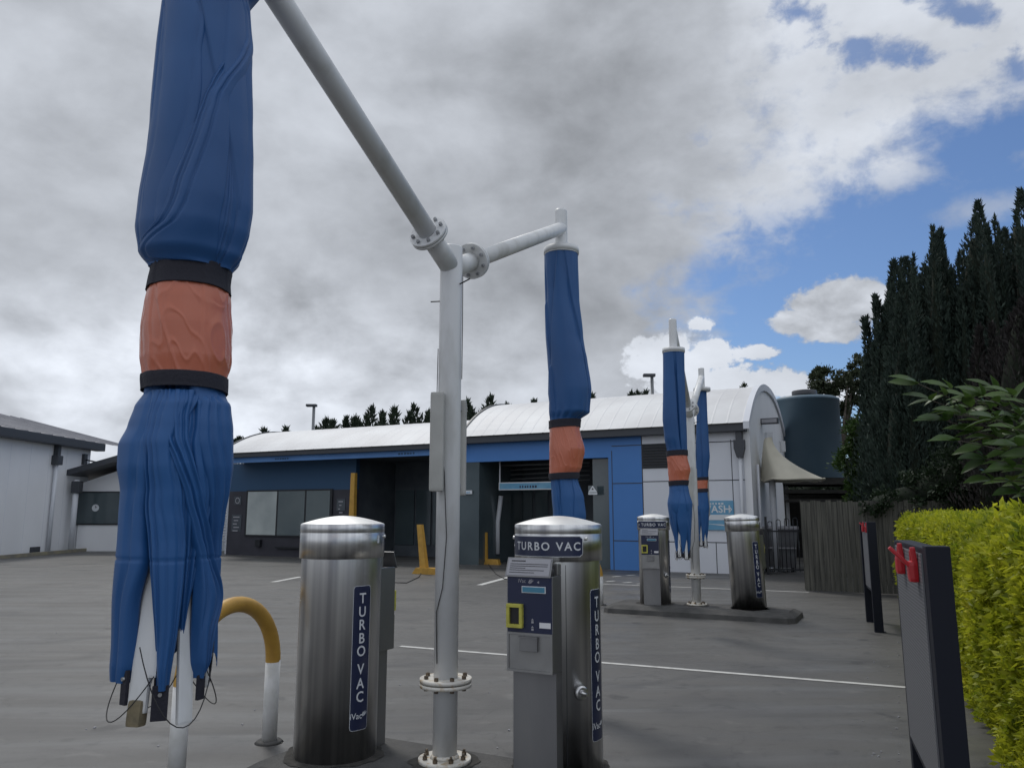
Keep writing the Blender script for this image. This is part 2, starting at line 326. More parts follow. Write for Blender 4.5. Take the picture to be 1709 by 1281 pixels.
def vac_machine():
    # local: the control box faces -Y (angle -90 deg)
    t = thing('vacuum_machine', '', 'vacuum')
    q = -PI/2; ZS0, ZS1 = .18, 1.025
    b = MB(); b.lathe([(RB,0),(RB,HB-.085)], 96); b.add([(RB*math.cos(a), RB*math.sin(a), 0) for a in np.linspace(0,2*PI,96,endpoint=False)], [tuple(range(96))]); b.build('body', M['steel'], t)
    b = MB(); b.lathe([(RB,HB-.092),(RC,HB-.092),(RC,HB+.062),(RC-.003,HB+.066),(RC,HB+.070),(RC,HB+.115),(RC-.006,HB+.121)], 96); cap = b.build('collar', M['steel'], t)
    b = MB(); b.lathe([((RC-.006)*(1-k/12), HB+.121+.050*(1-(1-k/12)**1.75)) for k in range(12)]+[(.0001,HB+.171)], 96); b.build('dome', M['dome'], t)
    # nameplate round the collar
    zc = HB-.004
    nm = MB(); cylpanel(nm, RC+.0012, q-R(62), q+R(56), zc-.060, zc+.060, .016); n_ = nm.build('nameplate', M['letter'], t)
    nb = MB(); cylpanel(nb, RC+.0024, q-R(61.2), q+R(55.2), zc-.056, zc+.056, .013); nb.build('nameplate_field', M['navy'], n_)
    nt = MB(); wraptext(nt, 'TURBO VAC', .066, RC+.0042, q+R(6), zc-.002, 1.28, .0012); 
    ar = [(-.016,-.003),(.004,-.003),(.004,-.011),(.018,0),(.004,.011),(.004,.003),(-.016,.003)]
    nt.add([((RC+.0042)*math.cos(q-R(54)+x/RC), (RC+.0042)*math.sin(q-R(54)+x/RC), zc+y) for x,y in ar], [tuple(range(7))])
    nt.build('lettering', M['letter'], n_)
    for s in (-1, 1):                       # tall side signs
        ac = q + (R(84) if s>0 else -R(109)); hw = R(14.2)
        sg = MB(); cylpanel(sg, RB+.0012, ac-hw, ac+hw, ZS0, ZS1, .02, 20); o = sg.build('side_sign', M['letter'], t)
        sf = MB(); cylpanel(sf, RB+.0024, ac-hw+.012, ac+hw-.012, ZS0+.003, ZS1-.003, .017, 20); sf.build('sign_field', M['navy'], o)
        st = MB()
        for ch, z in zip('TURBO VAC', [ZS1-.845*f_ for f_ in (.092,.187,.279,.373,.462,0,.587,.685,.776)]):
            if ch != ' ': wraptext(st, ch, .086, RB+.0042, ac, z, 1, .0012, sx=.90)
        wraptext(st, 'iVac', .050, RB+.0042, ac-.085, .262, 1.0, .0004)
        rr = RB+.0042; logo(st, lambda x,y: (rr*math.cos(ac+(x*1.25+.022)/rr), rr*math.sin(ac+(x*1.25+.022)/rr), .272+y*1.25))
        st.build('lettering', M['letter'], o)
    # control column on the front
    yb = -RB
    b = MB(); b.span((-.155,yb-.055,0),(.115,yb+.10,.583), bev=.004); b.build('lower_cabinet', M['steelbox'], t)
    TB = Matrix.Translation((0,0,.093)) @ Matrix.Scale(.92,4,(1,0,0)); TB = Matrix.Translation((0,0,.043+.05)); 
    b = MB(TB); b.span((-.175,yb-.095,.49),(.115,yb+.10,1.02), bev=.005); box = b.build('control_box', M['steelbox'], t)
    yf = yb-.095
    b = MB(TB); b.span((-.168,yf-.004,.705),(.110,yf,1.015)); b.build('control_panel', M['navy'], box)
    b = MB(TB); b.span((-.172,yf-.008,.692),(.113,yf,.704)); b.span((-.172,yf-.008,.490),(.113,yf,.503)); b.span((-.172,yf-.007,.503),(-.160,yf,.692)); b.span((.101,yf-.007,.503),(.113,yf,.692)); b.build('coin_tray_frame', M['recess'], box)
    b = MB(TB); b.span((-.158,yf-.002,.504),(.100,yf,.690)); b.build('coin_tray_plate', M['recess'], box)
    b = MB(TB); b.span((-.085,yf-.022,.605),(.025,yf-.003,.686), bev=.003); b.span((-.090,yf-.03,.680),(.03,yf-.003,.686)); b.build('tray_flap', M['steelbox'], box)
    b = MB(TB); b.span((-.075,yf-.010,.925),(.075,yf-.004,.962)); b.build('display_bezel', M['signw'], box)
    b = MB(TB); b.span((-.070,yf-.012,.929),(.070,yf-.0102,.958)); b.build('display', M['lcd'], box)
    b = MB(TB)
    b.span((-.166,yf-.030,.842),(-.066,yf-.005,.862), bev=.003); b.span((-.166,yf-.030,.730),(-.066,yf-.005,.750), bev=.003)
    b.span((-.166,yf-.029,.750),(-.148,yf-.005,.842)); b.span((-.084,yf-.029,.750),(-.066,yf-.005,.842)); b.build('card_reader_frame', M['yellowplastic'], box)
    b = MB(TB); b.span((-.147,yf-.014,.751),(-.085,yf-.005,.841)); b.build('reader_slot', M['black'], box)
    b = MB(TB); b.span((.035,yf-.0075,.735),(.104,yf-.005,.765)); b.build('sticker', M['whitecard'], box)
    b = MB(TB)
    for z in (.775,.735):
        b.add([(-.018,yf-.0065,z),(.0,yf-.0065,z),(-.009,yf-.0065,z+.010)], [(0,1,2)])
        b.span((-.016,yf-.0065,z-.016),(-.002,yf-.0052,z-.004))
    v, f = text_mesh('iVac', .030); b.add([(-.075+x, yf-.0065, .990+y) for x,y,_ in v], f)
    logo(b, lambda x,y: (-.030+x*1.1, yf-.0065, .990+y*1.1))
    b.add([(.02,yf-.0065,.985),(.034,yf-.0065,.979),(.034,yf-.0065,.994)], [(0,1,2)])
    b.build('panel_markings', M['card'], box)
    # tilted instruction plate on top
    T = Matrix.Translation((-.038, yf+.012, 1.065)) @ Matrix.Rotation(R(-22), 4, 'X')
    b = MB(TB @ T); b.box((0,0,0),(.29,.008,.115), bev=.003); pl = b.build('instruction_plate', M['steelbox'], box)
    b = MB(TB @ T); b.box((0,-.0055,0),(.270,.002,.098)); b.build('card', M['card'], pl)
    b = MB(TB @ T)
    b.box((-.07,-.0075,.036),(.09,.001,.006))
    for k,(w,z) in enumerate(((.24,.018),(.24,.006),(.10,-.006),(.22,-.018),(.16,-.032))): b.box((-.12+w/2,-.0075,z),(w,.001,.003))
    b.build('print', M['black'], pl)
    b = MB(TB); b.span((-.13,yb-.02,1.02),(.115,yb+.08,1.085), bev=.006); b.build('neck', M['recess'], t)
    b = MB(TB); b.lathe([(.019,1.024),(.020,1.045),(.014,1.062),(.0001,1.068)], 20, (.092,yf+.035,0)); b.build('antenna', M['black'], box)
    # lock and door seam on the right flank
    ak = q+R(52); c = Vector((math.cos(ak), math.sin(ak), 0))
    b = MB(); p = c*(RB-.004)+Vector((0,0,.46)); b.tube([p, p+c*.02, p+c*.026], [.042,.040,.030], 24)
    b.tube([p+c*.026, p+c*.044], [.020,.018], 6, smooth=False)
    wv = Vector((-c.y,c.x,0)); b.tube([p+c*.046-wv*.022+Vector((0,0,.012)), p+c*.05, p+c*.046+wv*.024-Vector((0,0,.012))], [.007,.009,.007], 10)
    b.build('lock_handle', M['steel'], t)
    for a in (q+R(33),):
        b = MB(); cylpanel(b, RB+.0012, a-.006, a+.006, .01, HB-.11, .001, 2); b.build('door_seam', M['frame'], t)
    for s in (-1,1):
        aa = q+s*R(61)+(0 if s>0 else -R(3)); c = Vector((math.cos(aa), math.sin(aa), 0)); p = c*(RC-.002)+Vector((0,0,HB+.04))
        b = MB(); b.tube([p,p+c*.010,p+c*.014],[.011,.011,.006],14); b.build('stud', M['dome'], t)
    return t
v0 = vac_machine()
G = 'vacuum machines in pairs on the kerb islands'
VM = [(Vector((-1.10,5.09,.13)), R(153), 'nearest left steel vacuum cylinder seen from behind, tall navy side sign facing the camera'),
      (Vector((.285,4.84,.13)), R(-27), 'nearest right steel vacuum cylinder, front panel with yellow card reader towards the camera'),
      (Vector((2.37,13.1,.13)), R(-16), 'small distant steel vacuum cylinder with card panel, left end of the far island'),
      (Vector((3.70,12.42,.13)), R(137), 'small distant steel cylinder leaning left at the right end of the far island')]
vms = [v0] + [copy_tree(v0) for _ in range(3)]
for o,(p,rz,l) in zip(vms, VM):
    o.location = p; o.rotation_euler = (0,0,rz); tag(o, l, 'vacuum', G)
vms[3].rotation_mode = 'XYZ'
vms[3].rotation_euler = (Matrix.Rotation(R(-2.0), 4, 'Y') @ Matrix.Rotation(R(137), 4, 'Z')).to_euler()
for i in (0,3):                              # small white label on the collar of the two seen from behind
    o = vms[i]; b = MB(); a = {0: R(-22)-R(153), 3: R(-38)-R(137)}[i]; cylpanel(b, RC+.0015, a-.045, a+.045, HB+.0, HB+.05, .003, 6); b.build('label_sticker', M['signw'], o)

# ------------------------------------------------------------------ support posts with arms
def hexbolt(p, d, r, lo, hi, m, parent):
    b = MB(); b.tube([p-d*lo, p+d*hi], r*.55, 8); b.tube([p-d*lo, p-d*(lo-.018)], r, 6, smooth=False); b.tube([p+d*(hi-.018), p+d*hi], r, 6, smooth=False); b.build('bolt', M[m], parent)
def flange(nm, p, d, r, mf, mb, parent, th=.022, n=8, gap=.0, br=.014):
    d = d.normalized(); b = MB(); b.tube([p-d*(th+gap), p-d*gap], r, 40); b.tube([p+d*gap, p+d*(th+gap)], r, 40); o = b.build(nm, M[mf], parent)
    u = d.orthogonal().normalized()
    if abs(d.z) < .9: u = (Vector((0,0,1)) - d*d.z).normalized()
    w = d.cross(u)
    for k in range(n):
        a = 2*PI*(k+.5)/n; c = p + (u*math.cos(a)+w*math.sin(a))*r*.78; hexbolt(c, d, br, th+gap+.017, th+gap+.019, mb, o)
    return o
def support(label, base, offL, offR, near):
    t = thing('support_post', label, 'post', base)
    zt = 3.35-.13; zj = 3.20-.13; zend = 4.20-.13
    b = MB(); b.tube([(0,0,.02),(0,0,zt-.01),(0,0,zt)], [.074,.074,.070], 48); b.build('pole', M['paint'], t)
    flange('flange', Vector((0,0,.455)), Vector((0,0,1)), .158, 'flange', 'bolt', t, gap=.003)
    fl = MB(); fl.tube([(0,0,.0),(0,0,.024)], .158, 40); fl.tube([(0,0,.024),(0,0,.045)], [.088,.078], 40)
    o = fl.build('base_flange', M['flange'], t)
    for k in range(8):
        a = 2*PI*(k+.5)/8; b = MB(); b.tube([(.123*math.cos(a),.123*math.sin(a),.02),(.123*math.cos(a),.123*math.sin(a),.044)], .015, 6, smooth=False); b.tube([(.123*math.cos(a),.123*math.sin(a),.04),(.123*math.cos(a),.123*math.sin(a),.058)], .008, 8); b.build('bolt', M['bolt'], o)
    for off, ra in ((offL,.066),(offR,.064)):
        d = Vector((off[0], off[1], zend-zj)); L = d.length; dn = d.normalized(); p0 = Vector((0,0,zj))
        pf = p0+dn*.33
        b = MB(); b.tube([p0+dn*.03, pf], ra, 36); b.tube([pf, p0+dn*(L-.01), p0+dn*(L+.03)], [ra*.92, ra*.92, ra*.6], 36); arm = b.build('arm', M['paint'], t)
        flange('arm_flange', pf, dn, .125, 'paint', 'boltw', arm, th=.018, gap=.002, br=.0125)
    # fluorescent fittings strapped to the post
    for s, rz in ((-1, R(-8)), (1, R(168))):
        d = Vector((-.62,-.78,0)).normalized() if s<0 else Vector((.55,.83,0)).normalized()
        c = (Vector((-.066,-.105,0)) if s<0 else Vector((.062,.108,0))) + Vector((0,0,1.91 if s<0 else 1.89)); d = Vector((0,-1,0)) if s<0 else Vector((0,1,0))
        b = MB(); b.box(c, (.095,.085,.62), math.atan2(d.y,d.x), bev=.018); lf = b.build('lamp_housing', M['housing'], t)
        b = MB(); b.box(c - d*.055 + Vector((0,0,.25)), (.05,.03,.03), math.atan2(d.y,d.x)); b.box(c - d*.055 - Vector((0,0,.25)), (.05,.03,.03), math.atan2(d.y,d.x)); b.build('bracket', M['boltw'], lf)
    w = MB()
    pts = [(.03,-.074,zj-.12)]
    w.tube([(.079,-.02,zj-.05),(.081,-.03,zj-.4),(.08,-.03,zj-.75)], .0028, 6)
    w.tube([(-.076,-.03,zj-.55),(-.079,-.03,zj-.9),(-.060,-.062,zj-1.1),(-.02,-.080,zj-1.35),(-.0,-.082,zj-1.75),(-.02,-.080,zj-2.05),(-.058,-.058,zj-2.2),(-.05,-.060,zj-2.5)], .0028, 6)
    w.tube([(.0,0,zj-.22),(-.13,-.03,zj-.235)], .004, 6); w.tube([(.05,-.03,zj-.12),(.13,-.10,zj-.10)], .005, 6)
    w.build('wiring', M['wire'], t)
    return t
OL, OR = (-.86,-1.88), (.86,1.88)
support('tall white tubular post with two bolted arms between the two nearest steel cylinders', POLE, OL, OR, True)
O2L = (vp(1124,583,POLE2.y-1.95).x-POLE2.x, -1.95); O2R = (vp(1171.5,650,POLE2.y+1.90).x-POLE2.x, 1.90)
support('smaller distant white post on the far island between the two distant cylinders', POLE2, O2L, O2R, False)

# ------------------------------------------------------------------ folded umbrellas
def interp(tab, z):
    for (z0,a,b),(z1,c,d) in zip(tab, tab[1:]):
        if z0 >= z >= z1:
            k = (z0-z)/(z0-z1); k = k*k*(3-2*k)*.5+k*.5
            return a+(c-a)*k, b+(d-b)*k
    return (tab[0][1],tab[0][2]) if z > tab[0][0] else (tab[-1][1],tab[-1][2])
def umbrella(label, mast, prof, vb1, vb2, vend, seed, nf=7, twist=1.0, extra_top=None, tails=None, flaps=None, ribs=None, upamp=1.0):
    X0, Y0 = mast; t = thing('folded_umbrella', label, 'umbrella', (X0,Y0,0), 0, 'folded cantilever umbrellas hung from the white posts')
    S = lambda u, v: vp(u, v, Y0)
    tab = []
    for v, l, r in prof:
        a, b_ = S(l,v), S(r,v); tab.append((a.z, (a.x+b_.x)/2-X0, (b_.x-a.x)/2))
    if extra_top: tab = extra_top + tab
    zt = tab[0][0]; zb1 = [S(854,v).z for v in vb1]; zb2 = [S(854,v).z for v in vb2]; zend = S(854,vend).z
    b = MB(); b.tube([(0,0,zend+.5),(0,0,4.36),(0,0,4.38)], [.057,.057,.054], 32); b.build('mast', M['paint'], t)
    b = MB(); b.tube([(0,0,zt+.0),(0,0,zt+.055)], .162, 48); b.tube([(0,0,zt-.012),(0,0,zt+.0)], .158, 48); b.build('top_disc', M['paint'], t)
    rnd = random.Random(seed); ph = [rnd.uniform(0,6.28) for _ in range(8)]
    folds = [(2*PI*(j+rnd.uniform(-.3,.3))/(nf+2), rnd.choice((.15,.3,.75,1.1))*(1 if rnd.random()<.65 else -1), rnd.uniform(.5,1.25), rnd.uniform(.8,2.0), rnd.choice((-1,1))) for j in range(nf+2)]
    def section(z, depth, amp, crump=0, n=300, infl=0, zc0=0, gather=0):
        c, w = interp(tab, z); row = []
        for k in range(n):
            th = 2*PI*k/n; d = 0
            # each fold is a flap: a soft rise that ends in a sharp step, running obliquely down the bundle
            for (p0, tw, am, wd, sg) in folds:
                q = (sg*(th - p0 - tw*twist*(zt-z) - .10*math.sin(2.1*z+p0*3))) % (2*PI)
                if q < wd: e = q/wd; q_ = min(1,q/.085); d = max(d*1.0, .0)+ am*(1-e)**1.8*q_*q_*(3-2*q_)*.8
            # tight pleats where the cloth is gathered
            if gather: d += gather*(.5+.5*math.sin(th*17+ph[3]+3*math.sin(th*2+ph[4])))*(.6+.4*math.sin(th*5+z*2))
            irr = mnoise.noise(Vector((math.cos(th)*1.3, math.sin(th)*1.3, z*1.3+seed)))
            ir2 = mnoise.noise(Vector((math.cos(th)*3+4, math.sin(th)*3, z*2.5+seed)))
            d *= amp*(1 - .5*abs(math.cos(th)))
            r = 1 - d + .025*irr + .012*ir2
            if crump:
                n1_ = mnoise.noise(Vector((math.cos(th)*1.2+seed, math.sin(th)*1.2, z*4)))
                ca_ = math.cos(th); sa_ = math.sin(th)
                ri = 1-abs(mnoise.noise(Vector((ca_*1.5+7+z*2.2, sa_*1.5-z*1.5, z*3.6+ca_*1.2+seed))))*7
                r3 = 1-abs(mnoise.noise(Vector((ca_*2.0-z*2, sa_*2.0+3, z*6.5+ca_*2.6+seed*2))))*8
                r += crump*(n1_*.9+max(0,ri)**1.2*.60+max(0,r3)**1.2*.40-.22)*(1-.4*abs(ca_))
            w_ = w+infl
            row.append((c+w_*r*math.cos(th), depth*w_*r*math.sin(th), z))
        return row
    def ang_at(u_, v):                      # angle on the bundle seen at photo column u_
        c, w = interp(tab, vp(854,v,Y0-.13).z); d = ray(u_, v); k_ = d.x/d.y
        f = lambda th: X0+c+w*math.cos(th) - k_*(Y0+w*math.sin(th))
        lo, hi = -PI-.35, .35
        if f(lo) > 0 and f(-PI+.1) > 0: return lo
        if f(0) < 0: return .30
        for _ in range(40):
            mid = (lo+hi)/2
            if f(mid) < 0: lo = mid
            else: hi = mid
        return mid
    def rng(z0, z1, n): return [z0+(z1-z0)*i/(n-1) for i in range(n)]
    # upper canopy, gathered at both ends
    b = MB(); rows = []
    for z in rng(zt, zb1[0]-.01, 150):
        k = min(1, (zt-z)/.35); e = min(1, (z-zb1[0]+.02)/.22)
        rows.append(section(z, .98, upamp*(.04+.25*k)*(.5+.5*e), gather=.75*math.exp(-((z-zb1[0])/.10)**2)+.35*math.exp(-((z-zt)/.25)**2)))
    b.grid(rows)
    def flap(b, pts, inset, seed_, thick=.010, crease=5, tuck=.035):
        # a strip of cloth lying on the bundle, traced along its two edges (u left, u right at v)
        rr_ = random.Random(seed_); cs = sorted([(rr_.uniform(.08,.92), rr_.uniform(.4,1)) for _ in range(crease)]); rows = []
        ctrl = []
        for v, ul, ur in pts:  # control rows
            z = vp(854,v,Y0-.13).z; z = max(z, zb1[0]-.004) if v < vb1[1] else min(z, zb2[1]+.012); ctrl.append((z, ang_at(ul,v), ang_at(ur,v)))
        N_ = 130; z0, z1 = ctrl[0][0], ctrl[-1][0]
        for i in range(N_+1):
            z = z0+(z1-z0)*i/N_; j = 0
            while j < len(ctrl)-2 and z < ctrl[j+1][0]: j += 1
            a_, b2 = ctrl[j], ctrl[j+1]; k_ = (a_[0]-z)/(a_[0]-b2[0])
            def cat(q):
                p0_ = ctrl[max(j-1,0)][q]; p1_ = a_[q]; p2_ = b2[q]; p3_ = ctrl[min(j+2,len(ctrl)-1)][q]
                return .5*((2*p1_)+(-p0_+p2_)*k_+(2*p0_-5*p1_+4*p2_-p3_)*k_*k_+(-p0_+3*p1_-3*p2_+p3_)*k_**3)
            tl, tr_ = cat(1), cat(2); c, w = interp(tab, z); wid = abs(tr_-tl)*w; out = []; inn = []
            nn_ = 44; env = min(1, i/N_/.05)
            for q in range(nn_+1):
                t_ = q/nn_; th = tl+(tr_-tl)*t_; ed = min(t_, 1-t_)*wid
                tk = tuck*max(0, 1-ed/.020)**2 * env
                cr = 0
                for cx_, am_ in cs:
                    dd = abs(t_-cx_-.05*math.sin(z*3+cx_*9))*wid; cr += am_*.010*max(0, 1-dd/.011)**1.3
                wv = .006*mnoise.noise(Vector((t_*3+seed_, z*3, 1)))+.012*mnoise.noise(Vector((t_*1.2+seed_, z*1.2, 6)))
                bul = min(.022, wid*.12)*math.sin(PI*t_)*env
                sm = .005 if abs(z-zseam) < .004 else 0
                r_ = w*(1-inset-.065)+bul-tk-cr*1.25+wv+.004*env-sm
                out.append((c+r_*math.cos(th), .97*r_*math.sin(th), z)); r2_ = r_-thick; inn.append((c+r2_*math.cos(th), .97*r2_*math.sin(th), z))
            rows.append(out+inn[::-1])
        b.grid(rows, caps=True)
    zseam = S(854,930).z
    for k, (inset, pts) in enumerate((flaps or {}).get('up', [])): flap(b, pts, inset, seed*10+k)
    can = b.build('upper_canopy', M['blue'], t)
    b = MB(); b.grid([section(z, .98, .05, .052) for z in rng(zb1[1]+.01, zb2[0]-.01, 90)]); b.build('orange_wrap', M['orange'], t)
    for (z0,z1) in (zb1, zb2):
        h = z0-z1; b = MB(); n = 240; th_ = .006*(1 if Y0<5 else 1.3)
        rows = [section(z0, .98, .05, 0, infl=th_*.2), section(z0, .98, .05, 0, infl=th_)]
        rows += [section(z, .98, .05, 0, infl=th_+.001*math.sin(7*z*9)) for z in rng(z0-.004, z1+.004, 6)]
        rows += [section(z1, .98, .05, 0, infl=th_), section(z1, .98, .05, 0, infl=th_*.2)]
        # straps sit tilted on the bundle
        rows = [[(x,y,z + .10*h*math.sin(math.atan2(y,x)*1+seed)) for x,y,z in r_] for r_ in rows]
        b.grid(rows); b.build('strap', M['strap'], t)
    # flap of orange showing under the lower strap
    # lower canopy: lobes folded round the ribs
    zl0 = zb2[1]+.02; nl = 6; b = MB()
    lobes = tails or [(2*PI*k/nl+.35, 0) for k in range(nl)]
    for k,(th, dz) in enumerate(lobes):
        rows = []; ze = zend + dz
        tw0 = rnd.uniform(.3,1.3)*(-1 if k%2 else 1)
        cf = [(rnd.uniform(0,6.28), rnd.uniform(.5,1.2), rnd.uniform(-1.2,1.2), rnd.choice((-1,1))) for _ in range(7)]
        for i in range(110):
            s = i/109; z = zl0+(ze-zl0)*s; c, w = interp(tab, z)
            m = min(1, max(0,(s-.40)/.56)); m = m*m*(3-2*m)      # 0 merged, 1 separate
            g0 = min(1, s/.10)
            a = w*(.50*(1-m)+.13*m)*(.72+.28*g0); bb = w*(.72*(1-m)+.27*m)
            tha = th + tw0*(1-s)**1.5 ; rc = w*(1-.07*(1-m))-a*1.02
            cx = c+rc*math.cos(tha); cy = rc*math.sin(tha)*.95
            row = []
            for q in range(72):
                al = 2*PI*q/72; fold = 1+.05*math.sin(3*al+ph[k%8]+2*z)
                for (p0, wd, tw, sg) in cf:
                    x_ = (sg*(al-p0-tw*(s+.2*math.sin(3*s+p0)))) % (2*PI)
                    if x_ < wd: fold -= .17*(1-x_/wd)**1.5*min(1,x_/.09)*(.5+.5*g0)
                fold += .02*mnoise.noise(Vector((al*1.5, z*6, seed+k)))
                ra = a*math.cos(al)*fold; tb = bb*math.sin(al)*fold
                row.append((cx+ra*math.cos(tha)-tb*math.sin(tha), cy+ra*math.sin(tha)+tb*math.cos(tha), z - (.03*math.cos(al*2)*s**6)))
            rows.append(row)
        b.grid(rows)
    # gathered inner core
    rows = []
    for z in rng(zl0+.015, zl0+(zend-zl0)*.62, 90):
        s = (zl0-z)/(zl0-zend); r_ = section(z, .97, .34, gather=.5*math.exp(-((z-zl0)/.09)**2)); c, w = interp(tab, z); f = (.93 if flaps else .985)*(1-.85*max(0,(s-.30)/.32)**2.2)
        rows.append([(c+(x-c)*f, y*f, zz) for x,y,zz in r_])
    b.grid(rows)
    for k, (inset, pts) in enumerate((flaps or {}).get('low', [])): flap(b, pts, inset, seed*20+k, crease=7)
    b.build('lower_canopy', M['blue'], t)
    # ribs with end caps, showing between and below the lobes
    c, w = interp(tab, zend+.1)
    for k in range(len(lobes) if not ribs else len(ribs)):
        th, dz = lobes[k%len(lobes)]; t2 = lobes[(k+1)%len(lobes)][0]; tr = (th+t2+(2*PI if t2 < th else 0))/2
        rw = .046
        if ribs:
            tr, rw, dz = ribs[k][:3]
            if isinstance(tr, tuple): tr = ang_at(*tr)
        ze = zend + dz - .05 - .03*(k%3)*(0 if ribs else 1); zs = zl0+(zend-zl0)*.40
        cc, ww = interp(tab, zs); p0 = Vector((cc+ww*.40*math.cos(tr), ww*.40*math.sin(tr), zs)); p1 = Vector((c+w*.80*math.cos(tr), w*.80*math.sin(tr)*.95, ze))
        wr = .016; b = MB(); d = (p1-p0).normalized(); L = (p1-p0).length
        T = Matrix.Translation((p0+p1)/2) @ d.to_track_quat('Z','Y').to_matrix().to_4x4()
        Tr = Matrix.Translation((p0+p1)/2) @ Matrix.Rotation(0,4,'Z') @ d.to_track_quat('Z','X').to_matrix().to_4x4()
        b.T = Matrix.Translation((p0+p1)/2) @ (Vector((math.cos(tr),math.sin(tr),0)).to_track_quat('X','Z').to_matrix().to_4x4() if False else Matrix.Rotation(tr,4,'Z')) @ Matrix.Rotation(math.atan2(-(p1-p0).xy.dot(Vector((math.cos(tr),math.sin(tr)))), (p0-p1).z),4,'Y'); b.box((0,0,0), (.022,rw,L), bev=.010); rib = b.build('rib', M['paint'], t)
        b = MB(Matrix.Translation(p1) @ d.to_track_quat('Z','X').to_matrix().to_4x4())
        if k == 0: b.box((0,0,.0),(.050,.055,.09), bev=.014); b.build('end_cap', M['tan'], rib)
        else: b.tube([(0,-.0145,-.02),(0,.0145,-.02)], .009, 12); b.build('pin', M['bolt'], rib)
        # clip at the lobe end
        if ribs:
            th, dz = ribs[k][3], ribs[k][4]
            if isinstance(th, tuple): th = ang_at(*th)
        pe = Vector((c+w*.86*math.cos(th), w*.86*math.sin(th)*.95, zend+dz-.015))
        b = MB(); b.box(pe, ((.055 if k==1 else .034),.014,.12 if ribs else .10), rz=th+PI/2, bev=.003); cl = b.build('hem_clip', M['strap'], t)
        b = MB(); b.tube([pe+Vector((0,0,.03))-Vector((-math.cos(th)*.012*-1, -math.sin(th)*.012*-1, 0)), pe+Vector((math.cos(th)*.014,math.sin(th)*.014,.03))], .007, 10); b.build('rivet', M['recess'], cl)
    # slack tension wires round the bottom
    b = MB()
    for k in range(4):
        a0 = k*1.55+seed; a1 = a0+1.9; P = []
        for i in range(17):
            s = i/16; a = a0+(a1-a0)*s; rr = w*(.90+.12*math.sin(PI*s)); P.append((c+rr*math.cos(a), rr*math.sin(a), zend+.08+.1*(k%2)-(.16+.12*(k%2))*math.sin(PI*s)))
        b.tube(P, .0022, 5)
    b.build('wires', M['wire'] if Y0<12 else M['wirel'], t)
    return t, tab, zt, zend
PA = (POLE.x+OL[0], POLE.y+OL[1]); PB = (POLE.x+OR[0], POLE.y+OR[1])
PC = (POLE2.x+O2L[0], POLE2.y+O2L[1]); PD = (POLE2.x+O2R[0], POLE2.y+O2R[1])
near_prof = [(0,277,415),(100,265,418),(200,255,420),(270,250,421),(350,237,420),(390,233,414),(430,240,400),(452,258,384),(475,254,380),(510,246,384),(550,240,386),(600,240,384),(632,243,376),
             (655,243,376),(680,238,386),(715,226,390),(745,211,390),(780,209,389),(820,213,382),(860,209,374),(900,206,368),(1000,198,364),(1100,195,360),(1150,197,352)]
umbrella('huge folded blue canvas umbrella with orange middle, closest to the camera on the left', PA, near_prof, (452,490), (630,655), 1150, 3, nf=6, twist=.9,
         extra_top=[(3.99,.0,.158),(3.90,.004,.165)], tails=[(R(25),.10),(R(70),.05),(R(110),.12),(R(150),.08)],
         ribs=[((222,1150),.075,-.0,(199,1140),.05),((316,1180),.058,-.05,(266,1150),.0),((252,1000),.034,.12,(342,1140),.05),(R(20),.046,.05,R(40),.08),(R(80),.046,.02,R(80),.04),(R(140),.046,.05,R(120),.06)], upamp=.45,
         flaps={'up': [(.06, [(-60,250,300),(0,262,330),(100,258,340),(200,250,335),(300,238,300),(380,228,285),(440,236,290),(458,255,300)]),
                       (.0, [(-40,395,440),(20,400,440),(60,388,436),(150,345,398),(200,322,391),(300,282,384),(380,246,372),(430,240,366),(458,262,356)]),
                       (-.01, [(-60,378,392),(0,381,401),(150,383,405),(300,376,398),(400,356,386),(458,340,368)]),
                       (.01, [(-60,396,430),(0,400,430),(200,403,436),(300,398,436),(400,380,430),(458,356,400)])],
                'low': [(.02, [(650,215,262),(700,205,258),(760,190,245),(840,198,236),(900,190,235),(940,188,234),(1000,186,215),(1060,184,208),(1110,184,204),(1140,190,200)]),
                        (.10, [(650,300,350),(760,285,360),(840,290,365),(900,300,350),(960,303,338),(1030,304,326),(1085,308,320)]),
                        (.05, [(650,330,390),(700,325,396),(760,335,402),(840,352,398),(920,358,392),(980,356,384)]),
                        (.0, [(650,246,338),(700,236,318),(760,231,300),(840,233,310),(900,238,316),(940,241,314),(1000,246,308),(1060,251,300),(1110,252,290),(1150,254,284)]),
                        (-.03, [(650,262,325),(700,262,318),(760,276,326),(840,306,346),(900,322,357),(940,332,363),(1000,332,364),(1060,331,361),(1110,331,356),(1138,334,350)])]})
umbrella('folded blue umbrella with orange wrap hanging just behind the nearest right steel cylinder', PB,
         [(424,908,965),(500,908,967),(560,909,974),(600,911,981),(650,913,988),(688,915,985),(700,917,969),(716,917,968),(750,917,976),(780,917,971),(790,917,966),(802,918,966),(830,919,976),(860,921,980),(930,917,972),(1000,922,965)],
         (701,714), (789,800), 1000, 8, nf=8, twist=1.1)
umbrella('smaller distant folded blue umbrella left of the far white post', PC,
         [(588,1106,1142),(650,1105,1144),(700,1104,1146),(730,1107,1147),(750,1112,1147),(762,1113,1147),(785,1115,1152),(800,1116,1149),(810,1117,1148),(818,1116,1150),(840,1113,1157),(870,1117,1156),(900,1125,1154),(925,1128,1152)],
         (752,761), (802,810), 922, 15, nf=7, twist=.4)
umbrella('smallest folded blue umbrella, farthest away, right of the far white post', PD,
         [(652,1164,1179),(700,1162,1181),(760,1160,1185),(794,1162,1182),(815,1162,1181),(824,1161,1182),(850,1160,1184),(880,1163,1183),(905,1166,1180)],
         (796,801), (815,821), 905, 21, nf=7, twist=.4)

